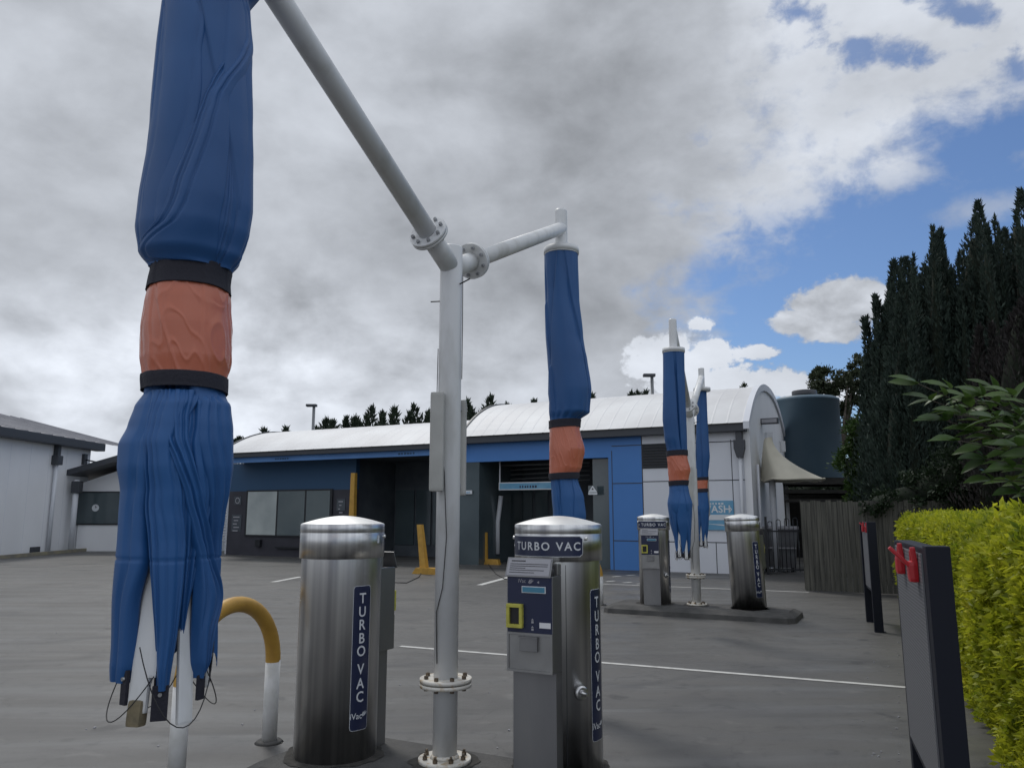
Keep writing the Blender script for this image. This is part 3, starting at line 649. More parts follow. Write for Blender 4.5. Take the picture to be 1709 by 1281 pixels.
# ------------------------------------------------------------------ hoop barriers, yellow posts
def hoop(label, p, q, h, r=.052, split=.42):
    t = thing('hoop_barrier', label, 'barrier', p); q = Vector(q)-Vector(p); L = q.length; d = q.normalized()
    rad = L/2; P = []
    for i in range(25):
        a = PI*i/24; P.append(d*(rad-rad*math.cos(a)) + Vector((0,0,h-rad-r+rad*math.sin(a))))
    zs = h-rad-r+.01
    b = MB(); b.tube(P, r, 28, cap=False); b.build('arch', M['yellow'], t)
    for o in (Vector((0,0,0)), q):
        b = MB(); b.tube([o, o+Vector((0,0,zs))], r, 28); b.build('leg', M['white'], t)
        b = MB(); b.tube([o, o+Vector((0,0,.018)), o+Vector((0,0,.02))], [.10,.08,.06], 24); b.build('footing', M['concrete'], t)
    return t
hr = gp(449,1238); hl = gp(293,1306)
hoop('yellow topped white hoop barrier on the asphalt behind the big left umbrella', (hr.x,hr.y,0), (hl.x,hl.y,0), vp(400,995,(hr.y+hl.y)/2).z)
hb = gp(1003,1009)
hoop('yellow topped white hoop barrier half hidden behind the nearest right cylinder', (hb.x,hb.y,0), (hb.x-.9,hb.y+.2,0), vp(1003,918,hb.y).z+.05, .045)
def ypost(label, u, vb, vt, w, foot=None, lean=0, Yd=None):
    p = gp(u, vb) if Yd is None else Vector((ray(u,vb).x/ray(u,vb).y*Yd, Yd, 0))
    h = vp(u, vt, p.y).z; t = thing('yellow_post', label, 'bollard', (p.x,p.y,0), ANG)
    b = MB(); b.add([(-w*.6,-w/2,0),(w*.6,-w/2,0),(w*.6,w/2,0),(-w*.6,w/2,0),(-w*.45-lean,-w*.35,h),(w*.45-lean,-w*.35,h),(w*.45-lean,w*.35,h),(-w*.45-lean,w*.35,h)], [(0,1,2,3),(4,5,6,7),(0,1,5,4),(1,2,6,5),(2,3,7,6),(3,0,4,7)])
    b.build('upright', M['yellow'], t)
    if foot:
        b = MB(); b.prism([(foot[0],0),(foot[1],0),(foot[1]-.05,.16),(foot[0]+.12,.16)], -w*.9, w*.9); b.build('foot', M['yellow'], t)
    return t
ypost('yellow post on a wide yellow foot standing between left cylinder and white post', 709, 957, 875, .16, (-.32,.65), .18)
ypost('tall yellow post rising behind the dome of the nearest left cylinder', 586, 935, 789, .19)
ypost('thin short yellow post inside the dark wash bay', 811, 941, 888, .09, (-.05,.5))
ypost('yellow post before the white left building', 146, 917, 862, .22)

# ------------------------------------------------------------------ wash building
BLD = thing('wash_building', 'long blue and white car wash building with pale curved roof and dark bays', 'building', A0, ANG)
def part(name, m, b, parent=BLD): return b.build(name, M[m], parent)
xs = lambda u, y=0.0: fac(u, 855, y)[0]
zf = lambda u, v, y=0.0: fac(u, v, y)[1]
XL = xs(775); XLL = xs(379); ZE = 3.86; ZE2 = zf(600,752); xw = xs(1074); xb = xs(1017); xb2 = xs(1023)
DEP = 7.0
# white and blue wall panels with joints
b = MB(); b.span((xw,0,0),(0,.2,ZE)); wall = part('wall', 'bwhite', b)
zj = [zf(1150,739), zf(1150,802), zf(1150,904)]
b = MB()
for z in zj: b.span((xw,-.004,z-.012),(-.002,0,z+.012))
for x in (xs(1193), xs(1225)): b.span((x-.01,-.0045,0),(x+.01,0,zj[2]-.012 if x<xs(1200) else ZE-.3))
part('panel_joints', 'joint', b, wall)
b = MB(); b.span((xb,-.003,0),(xw,.2,ZE)); blue = part('blue_wall', 'bblue', b)
b = MB()
for z in [zf(1050,743), zf(1050,806), zf(1050,902)]: b.span((xb2,-.009,z-.012),(xw,-.003,z+.012))
b.span((xb2-.01,-.0095,0),(xb2+.01,-.003,zf(1023,752))); b.span((xw-.012,-.0096,0),(xw+.012,-.003,ZE)); part('panel_joints', 'joint', b, blue)
b = MB(); b.span((XL,-.002,zf(900,767)),(xb,.2,ZE)); part('lintel', 'bblue', b)
# louvre
x0,x1 = xs(1074.5), xs(1118); z0,z1 = zf(1095,781), zf(1095,740)
b = MB(); b.span((x0,-.02,z0),(x1,-.005,z1)); lv = part('louvre_frame', 'frame', b)
b = MB()
n = 9
for k in range(n): b.box(((x0+x1)/2,-.035,z0+(k+.5)*(z1-z0)/n), (x1-x0-.05,.03,.012), M4=Matrix.Rotation(R(35),4,'X'))
b.build('slats', M['gutter'], lv)
# gable end wall
zR = 1.52
def arch(y): t = (y+.3)/(DEP+.3); s = 2*t-1; return ZE+.12+ (zR-.1)*(1-abs(s)**2.3)
b = MB(); ys = np.linspace(-.02, DEP, 28)
poly = [( -.02,0)] + [(y, arch(y)-.02) for y in ys] + [(DEP,0)]
vsA = [(.0,y,z) for y,z in poly]; vsB = [(.18,y,z) for y,z in poly]; n = len(poly)
b.add(vsA+vsB, [tuple(range(n)), tuple(range(n,2*n))[::-1]]+[(k,n+k,n+(k+1)%n,(k+1)%n) for k in range(n)]); part('gable_wall', 'bwhite2', b)
b = MB(); P = []
for y in np.linspace(-.35, DEP+.05, 36): P.append([(.08,y,arch(y)-.13),(.24,y,arch(y)-.13),(.24,y,arch(y)+.07),(.08,y,arch(y)+.07)])
b.grid(P, caps=True, smooth=False); part('gable_trim', 'bwhite', b)
# roofs
def vault(x0, x1, ze, rise, name, rib=.0):
    b = MB(); nx = int((x1-x0)/.22); P = []
    f = lambda y: ze + (rise)*(1-abs(2*(y+.35)/(DEP+.35)-1)**2.3)
    yy = list(np.linspace(-.35, DEP, 30))
    xsn = []
    x = x0
    while x < x1: xsn += [(x,0),(min(x+.36,x1),0),(min(x+.375,x1),.005),(min(x+.405,x1),.005)]; x += .42
    rows = [[(x,y,f(y)+d) for x,d in xsn] for y in yy]
    b.grid(rows, closed=False, smooth=False); o = part(name, 'roof', b)
    b = MB(); b.add([(x0,y,f(y)) for y in yy]+[(x0,yy[-1],ze-.3),(x0,yy[0],ze-.3)], [tuple(range(32))]); b.build('roof_end', M['bwhite'], o)
    P = [[(x0-.05,y,f(y)-.10),(x0+.02,y,f(y)-.10),(x0+.02,y,f(y)+.04),(x0-.05,y,f(y)+.04)] for y in yy]
    b = MB(); b.grid(P, caps=True, smooth=False); b.build('barge_cap', M['gutter'], o)
    return o
vault(XL, .10, ZE+.12, zR-.1, 'roof'); vault(XLL-.2, XL-.10, ZE2+.10, 1.1, 'roof')
b = MB(); b.span((XL-.05,-.28,ZE-.10),(.12,-.003,ZE+.10), bev=.02); part('gutter', 'gutter', b)
b = MB(); b.span((XLL-.25,-.28,ZE2-.07),(XL-.08,-.003,ZE2+.09), bev=.02); part('gutter', 'gutter', b)
# left half
zfb = ZE2-.26
b = MB(); b.span((XLL-.15,-.10,zfb),(XL,.05,ZE2-.05)); part('fascia', 'fascia', b)
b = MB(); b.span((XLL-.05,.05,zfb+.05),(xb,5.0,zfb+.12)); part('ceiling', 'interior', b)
xm = xs(592,.8); yw = .8
XLw = xs(381,.8)
b = MB(); b.span((XLw,yw,0),(xm,yw+.2,zf(480,818,yw))); ch = part('shopfront_wall', 'charcoal', b)
b = MB(); b.span((XLw,yw+.002,zf(480,818,yw)),(xm,yw+.2,zfb+.05)); part('upper_wall', 'dkblue', b)
# shop window in three panes
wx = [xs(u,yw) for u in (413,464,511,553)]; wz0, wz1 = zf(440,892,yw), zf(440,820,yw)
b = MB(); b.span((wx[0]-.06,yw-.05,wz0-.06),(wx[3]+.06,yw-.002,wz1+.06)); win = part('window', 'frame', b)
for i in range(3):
    b = MB(); b.span((wx[i]+.04,yw-.06,wz0),(wx[i+1]-.04,yw-.051,wz1)); b.build('pane', M['glass3' if i==0 else 'glass2'], win)  # first pane carries the painted reflection
# posters and a meter cabinet
for (u0,u1,v0,v1,nm) in ((390,402,828,842,'poster'),(388,404,858,886,'poster'),(562,576,832,852,'poster')):
    b = MB(); b.span((xs(u0,yw),yw-.02,zf(u0,v1,yw)),(xs(u1,yw),yw-.003,zf(u0,v0,yw))); o = part(nm, 'interior', b)
    xa, xz, za, zz = xs(u0,yw), xs(u1,yw), zf(u0,v1,yw), zf(u0,v0,yw)
    b = MB()
    if v0 == 828: b.lathe([(.09,0),(.12,0)], 24); b.v = [((xa+xz)/2+p[0], yw-.024, (za+zz)/2+p[1]) for p in b.v]
    else:
        for k in range(5): b.span((xa+.08+.04*(k%2),yw-.024,zz-.12-k*.13),(xz-.10-.06*(k%3),yw-.021,zz-.08-k*.13))
    b.build('print', M['card'], o)
b = MB(); b.span((xs(432,yw),yw-.12,.35),(xs(440,yw),yw-.003,.6)); b.span((xs(465,yw),yw-.10,.30),(xs(520,yw),yw-.003,.36)); part('pipe_box', 'frame', b)
# glazed bay further in
yb_ = 3.2; xg0, xg1 = xm, xs(767)
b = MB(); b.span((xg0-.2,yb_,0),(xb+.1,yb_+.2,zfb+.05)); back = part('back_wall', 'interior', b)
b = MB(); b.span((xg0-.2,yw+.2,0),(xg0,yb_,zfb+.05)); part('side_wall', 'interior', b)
us = [598,628,660,694,722,752]
for ua, ub in zip(us, us[1:]):
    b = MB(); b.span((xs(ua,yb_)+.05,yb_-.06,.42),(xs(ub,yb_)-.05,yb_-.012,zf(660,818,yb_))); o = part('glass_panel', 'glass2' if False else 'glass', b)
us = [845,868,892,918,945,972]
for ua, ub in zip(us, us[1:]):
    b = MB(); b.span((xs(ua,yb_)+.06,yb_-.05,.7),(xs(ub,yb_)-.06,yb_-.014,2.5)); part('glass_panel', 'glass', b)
# pier between the bays
b = MB(); b.span((xs(764),.02,0),(xs(799),yb_-.1,zfb+.048)); pier = part('pier', 'glass', b)
b = MB(); b.span((xs(985),.25,0),(xb,.42,zf(900,767)+.1)); part('pier', 'glass', b)
# bay fittings: gantry bars, dryer arm
b = MB(); zc = zf(850,776,1.5)
b.tube([(xs(790,1.5),1.5,zc),(xs(985,1.5),1.5,zc)], .035, 8)
for k in range(4): b.tube([(xs(800,2.2),2.2,zc-.15-.16*k),(xs(985,2.2),2.2,zc-.05-.15*k)], .025, 8)
part('gantry', 'galv', b)
b = MB(); x_ = xs(836,1.2); b.tube([(x_,1.2,zf(836,827,1.2)),(x_-.06,1.2,zf(836,850,1.2)),(x_-.12,1.2,zf(836,870,1.2)),(x_-.12,1.2,zf(836,924,1.2))], .075, 14); part('hose_tube', 'pipe', b)
# downpipes and rain head on the white corner
def downpipe(x, y, z0, z1, parent, r=.05, head=True, T=None):
    b = MB(T); b.tube([(x,y,z0),(x,y,z1-.35)], r, 16); dpz = b.build('downpipe', M['pipe'], parent)
    if head:
        b = MB(T); b.prism([(x-.07,z1-.75),(x+.07,z1-.75),(x+.14,z1-.50),(x+.14,z1-.28),(x-.14,z1-.28),(x-.14,z1-.50)], y-.1, y+.1); b.span((x-.08,y-.08,z1-.28),(x+.08,y+.08,z1)); b.build('rain_head', M['gutter'], dpz)
downpipe(xs(1241), -.12, 0, ZE-.05, BLD)
b = MB(); b.tube([(.26,.5,0),(.26,.5,2.9)], .035, 12); part('downpipe', 'pipe', b)
b = MB(); b.box((.42,2.0,zf(1275,703,2.0)), (.5,.22,.16)); fl_ = part('floodlight', 'gutter', b)
b = MB(); b.box((.42,1.885,zf(1275,703,2.0)), (.42,.012,.11)); b.build('lens', M['card'], fl_)
def dashes(t, n, W, h, x, z, y, m='signw'):
    b = MB(); r_ = random.Random(n*7)
    for k in range(n):
        w_ = W/n; b.span((x-W/2+k*w_, y-.004, z-h/2), (x-W/2+k*w_+w_*r_.uniform(.45,.8), y, z+h/2*r_.uniform(.6,1)))
    return b.build('small_print', M[m], t)
# signs fixed to the building
def wsign(nm, u0,u1,v0,v1, y, m, label, cat, th=.03):
    xa,xz = xs(u0,y), xs(u1,y); za, zz = zf((u0+u1)/2,v1,y), zf((u0+u1)/2,v0,y)
    c = A0+E1*((xa+xz)/2)+E2*y; t = thing(nm, label, cat, (c.x,c.y,za), ANG); W = xz-xa; H = zz-za
    b = MB(); b.span((-W/2,-th,0),(W/2,0,H)); b.build('board', M[m], t); return t, W, H, th
def stext(t, txt, size, x, z, y, m='signw', sp_=1, name='lettering', off=0):
    v, f = text_mesh(txt, size, sp_, off); b = MB(); b.add([(x+a, y, z+c) for a,c,_ in v], f); return b.build(name, M[m], t)
t, W, H, th = wsign('wall_sign', 1163,1225,835,884, -.015, 'lsign', 'blue wash sign on the white wall behind the distant umbrellas', 'sign')
stext(t, 'WASH', .27, W*.02, H*.70, -th-.004, off=.006, sp_=1.05); dashes(t, 7, .55, .05, -.02, H*.90, -th)
b = MB(); b.span((-W/2,-th-.006,H*.34),(W/2,-th,H*.52)); b.build('white_band', M['signw'], t)
b = MB(); b.add([(W*.36,-th-.004,H*.82),(W*.39,-th-.004,H*.82),(W*.46,-th-.004,H*.70),(W*.39,-th-.004,H*.58),(W*.36,-th-.004,H*.58),(W*.43,-th-.004,H*.70)], [(0,1,2,5),(5,2,3,4)]); b.add([(-.3,-th-.004,H*.22),(.35,-th-.004,H*.13),(.35,-th-.004,H*.18)], [(0,1,2)]); b.build('arrow', M['signw'], t)
t, W, H, th = wsign('hanging_sign', 833,925,804,817, .6, 'signw', 'long white edged blue sign hanging in the wash bay opening', 'sign')
b = MB(); b.span((-W/2+.03,-th-.006,.03),(W/2-.03,-th,H-.03)); b.build('field', M['lsign'], t)
dashes(t, 7, .62, .08, .1, H*.42, -th-.006, 'navy')
b = MB(); b.span((-W/2+.01,-.02,H),(-W/2+.05,.0,H+.85)); b.span((W/2-.05,-.02,H),(W/2-.01,.0,H+.85)); b.build('hanger', M['pipe'], t)
t, W, H, th = wsign('small_sign', 770,788,818,824, -.02, 'signw', 'tiny white strip sign beside the nearest white post', 'sign')
dashes(t, 6, W*.8, .05, 0, H*.45, -th, 'lsign')
t, W, H, th = wsign('warning_sign', 983,998,810,825, .0, 'glass', 'white warning triangle on the dark glass beside the blue wall', 'sign')
b = MB(); b.add([(-W/2,-th-.004,.07),(W/2,-th-.004,.07),(0,-th-.004,H)], [(0,1,2)]); b.span((-W/2,-th-.005,0),(W/2,-th,.05)); b.build('triangle', M['signw'], t)
b = MB(); b.add([(-.04,-th-.007,.14),(.04,-th-.007,.14),(0,-th-.007,.20)], [(0,1,2)]); b.build('symbol', M['black'], t)
# fascia lettering (tiny)
for u in (470, 680):
    dashes(BLD, 6, .7, .07, xs(u), (zfb+ZE2-.07)/2, -.102, 'dkblue')

# ------------------------------------------------------------------ left white building, annex and slatted gate
def left_building():
    X = -18.5; YN, YF = 8.0, 33.8; Z = 4.5
    t = thing('white_building', 'large white building with grey metal roof along the left edge', 'building', (X,YF,0))
    b = MB(); b.span((X-12,YN,0),(X,YF,Z)); w = b.build('wall', M['bwhite2'], t, True)
    b = MB()
    for y in np.arange(YN, YF, 1.2): b.span((X-.001,y,0),(X+.004,y+.015,Z))
    b.build('cladding_joints', M['bwhite'], w, True)
    b = MB(); rows = []
    ys_ = []; y = YN-.3
    while y < YF+3.6: ys_ += [(y,0),(y+.70,0),(y+.72,.03),(y+.76,.03)]; y += .78
    for x, z in ((X+.35,Z+.12),(X-6,Z+1.75)): rows.append([(x,y,z+d) for y,d in ys_])
    b.grid(rows, closed=False, smooth=False); r = b.build('roof', M['grey_roof'], t, True)
    b = MB()
    for k,(xx,zz) in enumerate(((X-1.6,.52),(X-4.2,1.20))): b.tube([(xx,YN,Z+zz),(xx-.2,YN+12,Z+zz+.10),(xx+.1,YF-4,Z+zz+.03),(xx,YF+3,Z+zz+.06)], .045, 8)
    b.build('conduit', M['gutter'], r, True)
    b = MB(); b.tube([(X-5.5,YF-2,Z+1.5),(X-5.5,YF-2,Z+2.5)], .05, 8); b.build('vent_pipe', M['galv'], r, True)
    b = MB(); b.span((X,YN-.3,Z-.22),(X+.42,YF+.4,Z+.12), bev=.03); b.build('gutter', M['gutter'], t, True)
    d = gp(86,921); yy = (X+.12)*ray(80,921).y/ray(80,921).x
    b = MB(); b.tube([(X+.12,yy,0),(X+.12,yy,Z-.9)], .075, 16); dp = b.build('downpipe', M['pipe'], t, True)
    b = MB(); b.span((X+.0,yy-.19,Z-1.0),(X+.27,yy+.19,Z-.62), bev=.04); b.span((X+.02,yy-.1,Z-.62),(X+.2,yy+.1,Z-.2)); b.build('rain_head', M['gutter'], dp, True)
    b = MB(); yq = yy-.9; b.span((X,yq-.1,.05),(X+.1,yq+.4,.30)); b.build('meter_box', M['gutter'], t, True)
    b = MB(); yl = YF-.55; b.span((X,yl-.12,3.65),(X+.12,yl+.12,4.1)); b.tube([(X+.1,yl,3.85),(X+2.3,yl,3.40)], .03, 8); b.span((X+2.25,yl-.1,3.2),(X+2.45,yl+.1,3.42)); b.build('wall_bracket', M['gutter'], t, True)
    b = MB(); b.box((X+.45,(YN+YF)/2-.2,.06),(.14,YF-YN,.12)); tag(b.build('kerb', M['kerbp']), kind='structure')
M['kerbp'] = mat('worn_kerb_paint', (.30,.27,.18), .8, col2=(.18,.17,.15), nscale=2)
left_building()
def annex():
    Y = 33.2; X0 = -18.45; X1 = (375-854.5)/F*Y/1.0
    x1 = vp(370,915,Y).x
    t = thing('annex', 'low white annex with gabled dark fascia and dark shop window, behind the big left umbrella', 'building', (X0,Y,0))
    zl = vp(115,802,Y).z; za = vp(205,772,Y).z+.5; xa = -15.0
    xl = vp(112,800,Y).x; sl = (vp(205,775,Y).z-zl)/(vp(205,775,Y).x-xl); za = zl+sl*(xa-xl); xe = x1
    ze = za-sl*(xe-xa)
    b = MB(); b.prism([(X0,0),(x1,0),(x1,ze-.1),(xa,za-.1),(X0,zl-.1)], Y, Y+4); w = b.build('wall', M['bwhite2'], t, True)
    b = MB()
    for (p,q) in (((xl,zl),(xa,za)),((xa,za),(xe+.4,ze))):
        b.add([(p[0],Y-1.1,p[1]),(q[0],Y-1.1,q[1]),(q[0],Y-1.1,q[1]+.24),(p[0],Y-1.1,p[1]+.24),(p[0],Y+4,p[1]),(q[0],Y+4,q[1]),(q[0],Y+4,q[1]+.24),(p[0],Y+4,p[1]+.24)],
              [(0,1,2,3),(4,5,6,7),(0,1,5,4),(3,2,6,7),(0,3,7,4),(1,2,6,5)])
    b.build('roof', M['gutter'], t, True)
    a, c = vp(129,873,Y), vp(225,822,Y)
    b = MB(); b.span((a.x-.06,Y-.06,a.z-.06),(c.x+.06,Y-.002,c.z+.06)); wn = b.build('window', M['frame'], t, True)
    b = MB(); b.span((a.x,Y-.075,a.z),(c.x,Y-.061,c.z)); b.build('pane', M['glass'], wn, True)
    cl = vp(161,847,Y); b = MB(); b.lathe([(.0001,0),(.15,0)], 24); b.v = [(cl.x+p[0], Y-.08, cl.z+p[1]) for p in b.v]; o = b.build('round_notice', M['signw'], wn, True)
    b = MB(); b.tube([(cl.x,Y-.085,cl.z),(cl.x,Y-.085,cl.z+.09)], .012, 6); b.tube([(cl.x,Y-.085,cl.z),(cl.x+.06,Y-.085,cl.z+.03)], .012, 6); b.build('notice_print', M['gutter'], o, True)
    xp = vp(118,915,Y-.9).x
    b = MB(); b.tube([(xp,Y-.9,0),(xp,Y-.9,zl)], .11, 14); b.build('porch_post', M['pipe'], t, True)
    b = MB(); b.span((xp-.15,Y-1.05,zl-.55),(xp+.20,Y-.75,zl-.05), bev=.04); b.build('rain_head', M['gutter'], t, True)
annex()
Yg = 31.0; xa, xb_ = vp(368,915,Yg).x, vp(380,915,Yg).x
t = thing('slatted_gate', 'narrow white slatted screen between big left umbrella and charcoal shopfront', 'gate', ((xa+xb_)/2,Yg,0))
b = MB(); b.span((xb_-.10,Yg-.06,0),(xb_+.02,Yg+.06,3.35)); b.build('post', M['pipe'], t, True)
b = MB()
for k in range(22): b.box(((xa+xb_)/2-.3, Yg, .5+k*.11), (xb_-xa+.5,.05,.05), M4=Matrix.Rotation(R(30),4,'X'))
b.build('slats', M['pipe'], t, True)

# ------------------------------------------------------------------ right side: tank, stand, shade sail, gate, fence, bin
tc_ = vp(1350,760,27.0); TR = 51.5/F*27.3
z0, z1 = vp(1350,797,27).z, vp(1350,668,27).z
t = thing('tank_stand', 'dark timber stand under the round water tank', 'stand', (tc_.x,27,0))
b = MB(); b.box((.3,0,z0-.16),(3.6,2.6,.22)); b.box((.3,0,z0-.5),(3.5,2.4,.12)); b.box((.3,0,z0-.8),(3.5,2.4,.1)); b.build('deck', M['dtimber'], t)
for sx in (-1.4,2.0):
    for sy in (-1.1,1.1): b = MB(); b.box((sx,sy,(z0-.27)/2),(.16,.16,z0-.27)); b.build('leg', M['dtimber'], t)
t = thing('water_tank', 'round blue green water tank with dark lid beside the white gable', 'tank', (tc_.x,27,z0-.05))
H = z1-z0; b = MB(); b.lathe([(.0001,0),(TR*.985,0),(TR,.03),(TR,H-.02),(TR*1.02,H-.02),(TR*1.02,H+.05),(TR*.9,H+.12)], 64)
b.build('shell', M['teal'], t)
b = MB(); b.lathe([(TR*.97,H+.05),(TR*.5,H+.20),(.42,H+.24)], 64); b.lathe([(.42,H+.2),(.42,H+.34),(.40,H+.36),(.0001,H+.38)], 32, (-.1,-.2,0)); b.build('lid', M['gutter'], t)
b = MB(); b.tube([(-TR-.06,-.2,-1.5),(-TR-.06,-.2,H*.5),(-TR-.06,-.2,H-.1)], .035, 8); b.build('overflow_pipe', M['gutter'], t)
# cone shaped shade sail on its post
Ys = 21.6; c = vp(1287,728,Ys)
t = thing('shade_sail', 'cream cone shaped canvas shade sail beside the white gable wall', 'shade sail', (c.x,Ys,0))
rows = []; zt_, zb_ = vp(1287,730,Ys).z, vp(1287,801,Ys).z
xl_, xr_ = vp(1269,800,Ys).x, vp(1364,800,Ys).x
for i in range(22):
    s = i/21; e = s**2.3
    z = zt_+(zb_-zt_)*s; l = vp(1279-9*s**.5,765,Ys).x; r_ = vp(1290+ 74*(s**2.1)+4*s,765,Ys).x
    cx = (l+r_)/2; w = (r_-l)/2; row = []
    for k in range(40):
        a = 2*PI*k/40; sq = 1/max(abs(math.cos(a)),abs(math.sin(a)))**.35; row.append((cx+w*sq*.93*math.cos(a)-c.x, (.12+.85*s**1.6)*sq*math.sin(a), z-.10*s**6*math.cos(a)**2*math.sin(k)*.3))
    rows.append(row)
b = MB(); b.grid(rows); b.build('canopy', M['sail'], t)
b = MB(); b.tube([rows[-1][k] for k in range(40)]+[rows[-1][0]], .03, 6); b.build('hem', M['sail'], t)
pz = vp(1294,900,Ys).x-c.x
b = MB(); b.tube([(pz,0,0),(pz,0,zb_+.1)], .09, 16); b.tube([(pz,0,zb_+.1),(0,0,zt_+.05)], .03, 8); b.build('post', M['pipe'], t)
b = MB(); b.span((-.16,-.1,zt_-.12),(.02,.1,zt_+.14)); b.span((.25,-.08,zt_-.4),(.36,.08,zt_-.1)); b.build('bracket', M['pipe'], t)
# black steel gate with hooped tops
ga, gb = gp(1266,952), gp(1347,955); ga = Vector((6.72,20.7,0)); gb = Vector((8.25,20.3,0))
t = thing('metal_gate', 'black steel gate with hooped top beside the white gable wall', 'gate', ga, math.atan2((gb-ga).y,(gb-ga).x)); L = (gb-ga).length
b = MB(); n = 15
for k in range(n):
    x = L*(k+.5)/n; b.tube([(x,0,.08),(x,0,1.30+.12*math.sin(PI*(k+.5)/n))], .011, 6)
for k in range(0,n-1,2):
    x0 = L*(k+.5)/n; x1 = L*(k+1.5)/n; zz = 1.30+.12*math.sin(PI*(k+1)/n); P = [(x0+(x1-x0)*(1-math.cos(PI*i/8))/2,0,zz+.05*math.sin(PI*i/8)) for i in range(9)]; b.tube(P, .011, 6)
b.build('bars', M['frame'], t)
for z in (.14,1.12): b = MB(); b.box((L/2,0,z),(L,.035,.04)); b.build('rail', M['frame'], t)
for x in (0,L): b = MB(); b.box((x,0,.75),(.06,.06,1.5)); b.build('post', M['frame'], t)
c = Vector((7.45,21.9,0)); t = thing('storage_bin', 'grey plastic bin with pale rim standing behind the black gate', 'bin', c, R(-20))
b = MB(); b.add([(-.42,-.3,.12),(.42,-.3,.12),(.42,.3,.12),(-.42,.3,.12),(-.5,-.38,1.15),(.5,-.38,1.15),(.5,.38,1.15),(-.5,.38,1.15)], [(0,1,2,3),(0,1,5,4),(1,2,6,5),(2,3,7,6),(3,0,4,7)]); b.build('body', M['bin'], t)
b = MB(); b.box((0,0,1.19),(1.08,.84,.08), bev=.02); b.box((0,-.395,.65),(.9,.03,.04)); b.build('lid', M['card'], t)
for x in (-.34,.34): b = MB(); b.tube([(x-.03,.0,.08),(x+.03,.0,.08)], .08, 14); b.build('wheel', M['black'], t)
# weathered paling fence
fa = gp(1345,986); t = thing('paling_fence', 'weathered grey timber paling fence between black gate and hedge', 'fence', fa, ANG)
rf = random.Random(4); b = MB(); x = 0
while x < 5.6:
    w = .095+rf.uniform(-.006,.006); h = 1.84+rf.uniform(-.025,.025); b.span((x,-.010+rf.uniform(-.004,.004),.02),(x+w,.008,h)); x += w+.006
b.build('palings', M['timber'], t)
b = MB(); y = .15
while y < 4.2:
    w = .095; h = 1.84+rf.uniform(-.025,.025); b.span((-.03,y,.02),(-.012,y+w,h)); y += w+.006
b.build('return_palings', M['timber'], t)
b = MB()
for z in (.35,1.5): b.span((0,.009,z-.04),(5.6,.06,z+.04)); b.span((-.011,.1,z-.04),(.03,4.2,z+.04))
b.build('rails', M['timber'], t)
# dark boundary fence behind gate and tank
t = thing('boundary_fence', 'dark boundary fence behind the bin and the tank stand', 'fence', (6.8,29.5,0), R(-12))
b = MB()
for k in range(60): b.span((k*.2,-.01 if k%2 else .01,0),(k*.2+.197,.02 if k%2 else .035,2.4))
b.build('panels', M['dtimber'], t)

# ------------------------------------------------------------------ mat racks with red clamps
def mat_rack(label, loc, rz, L=.95, ex=0):
    t = thing('mat_rack', label, 'mat rack', loc, rz, 'mat racks along the hedge')
    # local y runs along the rack (away), x+ towards hedge; the face looks to -x
    b = MB(); b.span((-.02,0,.5),(.055,L,1.465), bev=.006); b.build('backing_board', M['post'], t)
    b = MB(); b.span((-.027,.05,.54),(-.0205,L-.02,1.44)); b.build('face', M['perf'], t)
    for y in (-.07, L-.01):
        b = MB(); b.span((-.022-ex,y,0),(.062,y+.085,1.475 if y<0 else 1.46), bev=.006); b.build('leg', M['post'], t)
        b = MB(); b.span((-.05,y-.02,0),(.09,y+.105,.008)); b.build('foot_plate', M['post'], t)
    for y, lever in ((.17, 1), (.62, 0)):
        b = MB(); b.box((-.044,y,1.365),(.036,.085,.085), bev=.017); b.box((-.040,y-.026,1.425),(.020,.026,.075), bev=.006, M4=Matrix.Rotation(R(-6),4,'Y')); b.box((-.040,y+.028,1.418),(.020,.024,.06), bev=.006)
        if lever: b.box((-.083,y-.01,1.415),(.016,.030,.125), bev=.006, M4=Matrix.Rotation(R(-44),4,'Y'))
        o = b.build('clamp', M['red'], t)
        b = MB(); b.tube([(-.045,y-.034,1.375),(-.045,y+.034,1.375)], .006, 8); b.build('clamp_pin', M['bolt'], o)
    return t
ang = math.atan2(-.40,.916)
mat_rack('close dark mat rack with two red clamps at the right foreground', (1.615,3.04,0), -R(20.5), .98)
mat_rack('distant dark mat rack with red clamp near the far end of the hedge', (5.00,10.9,0), -R(19), 1.0, .03)

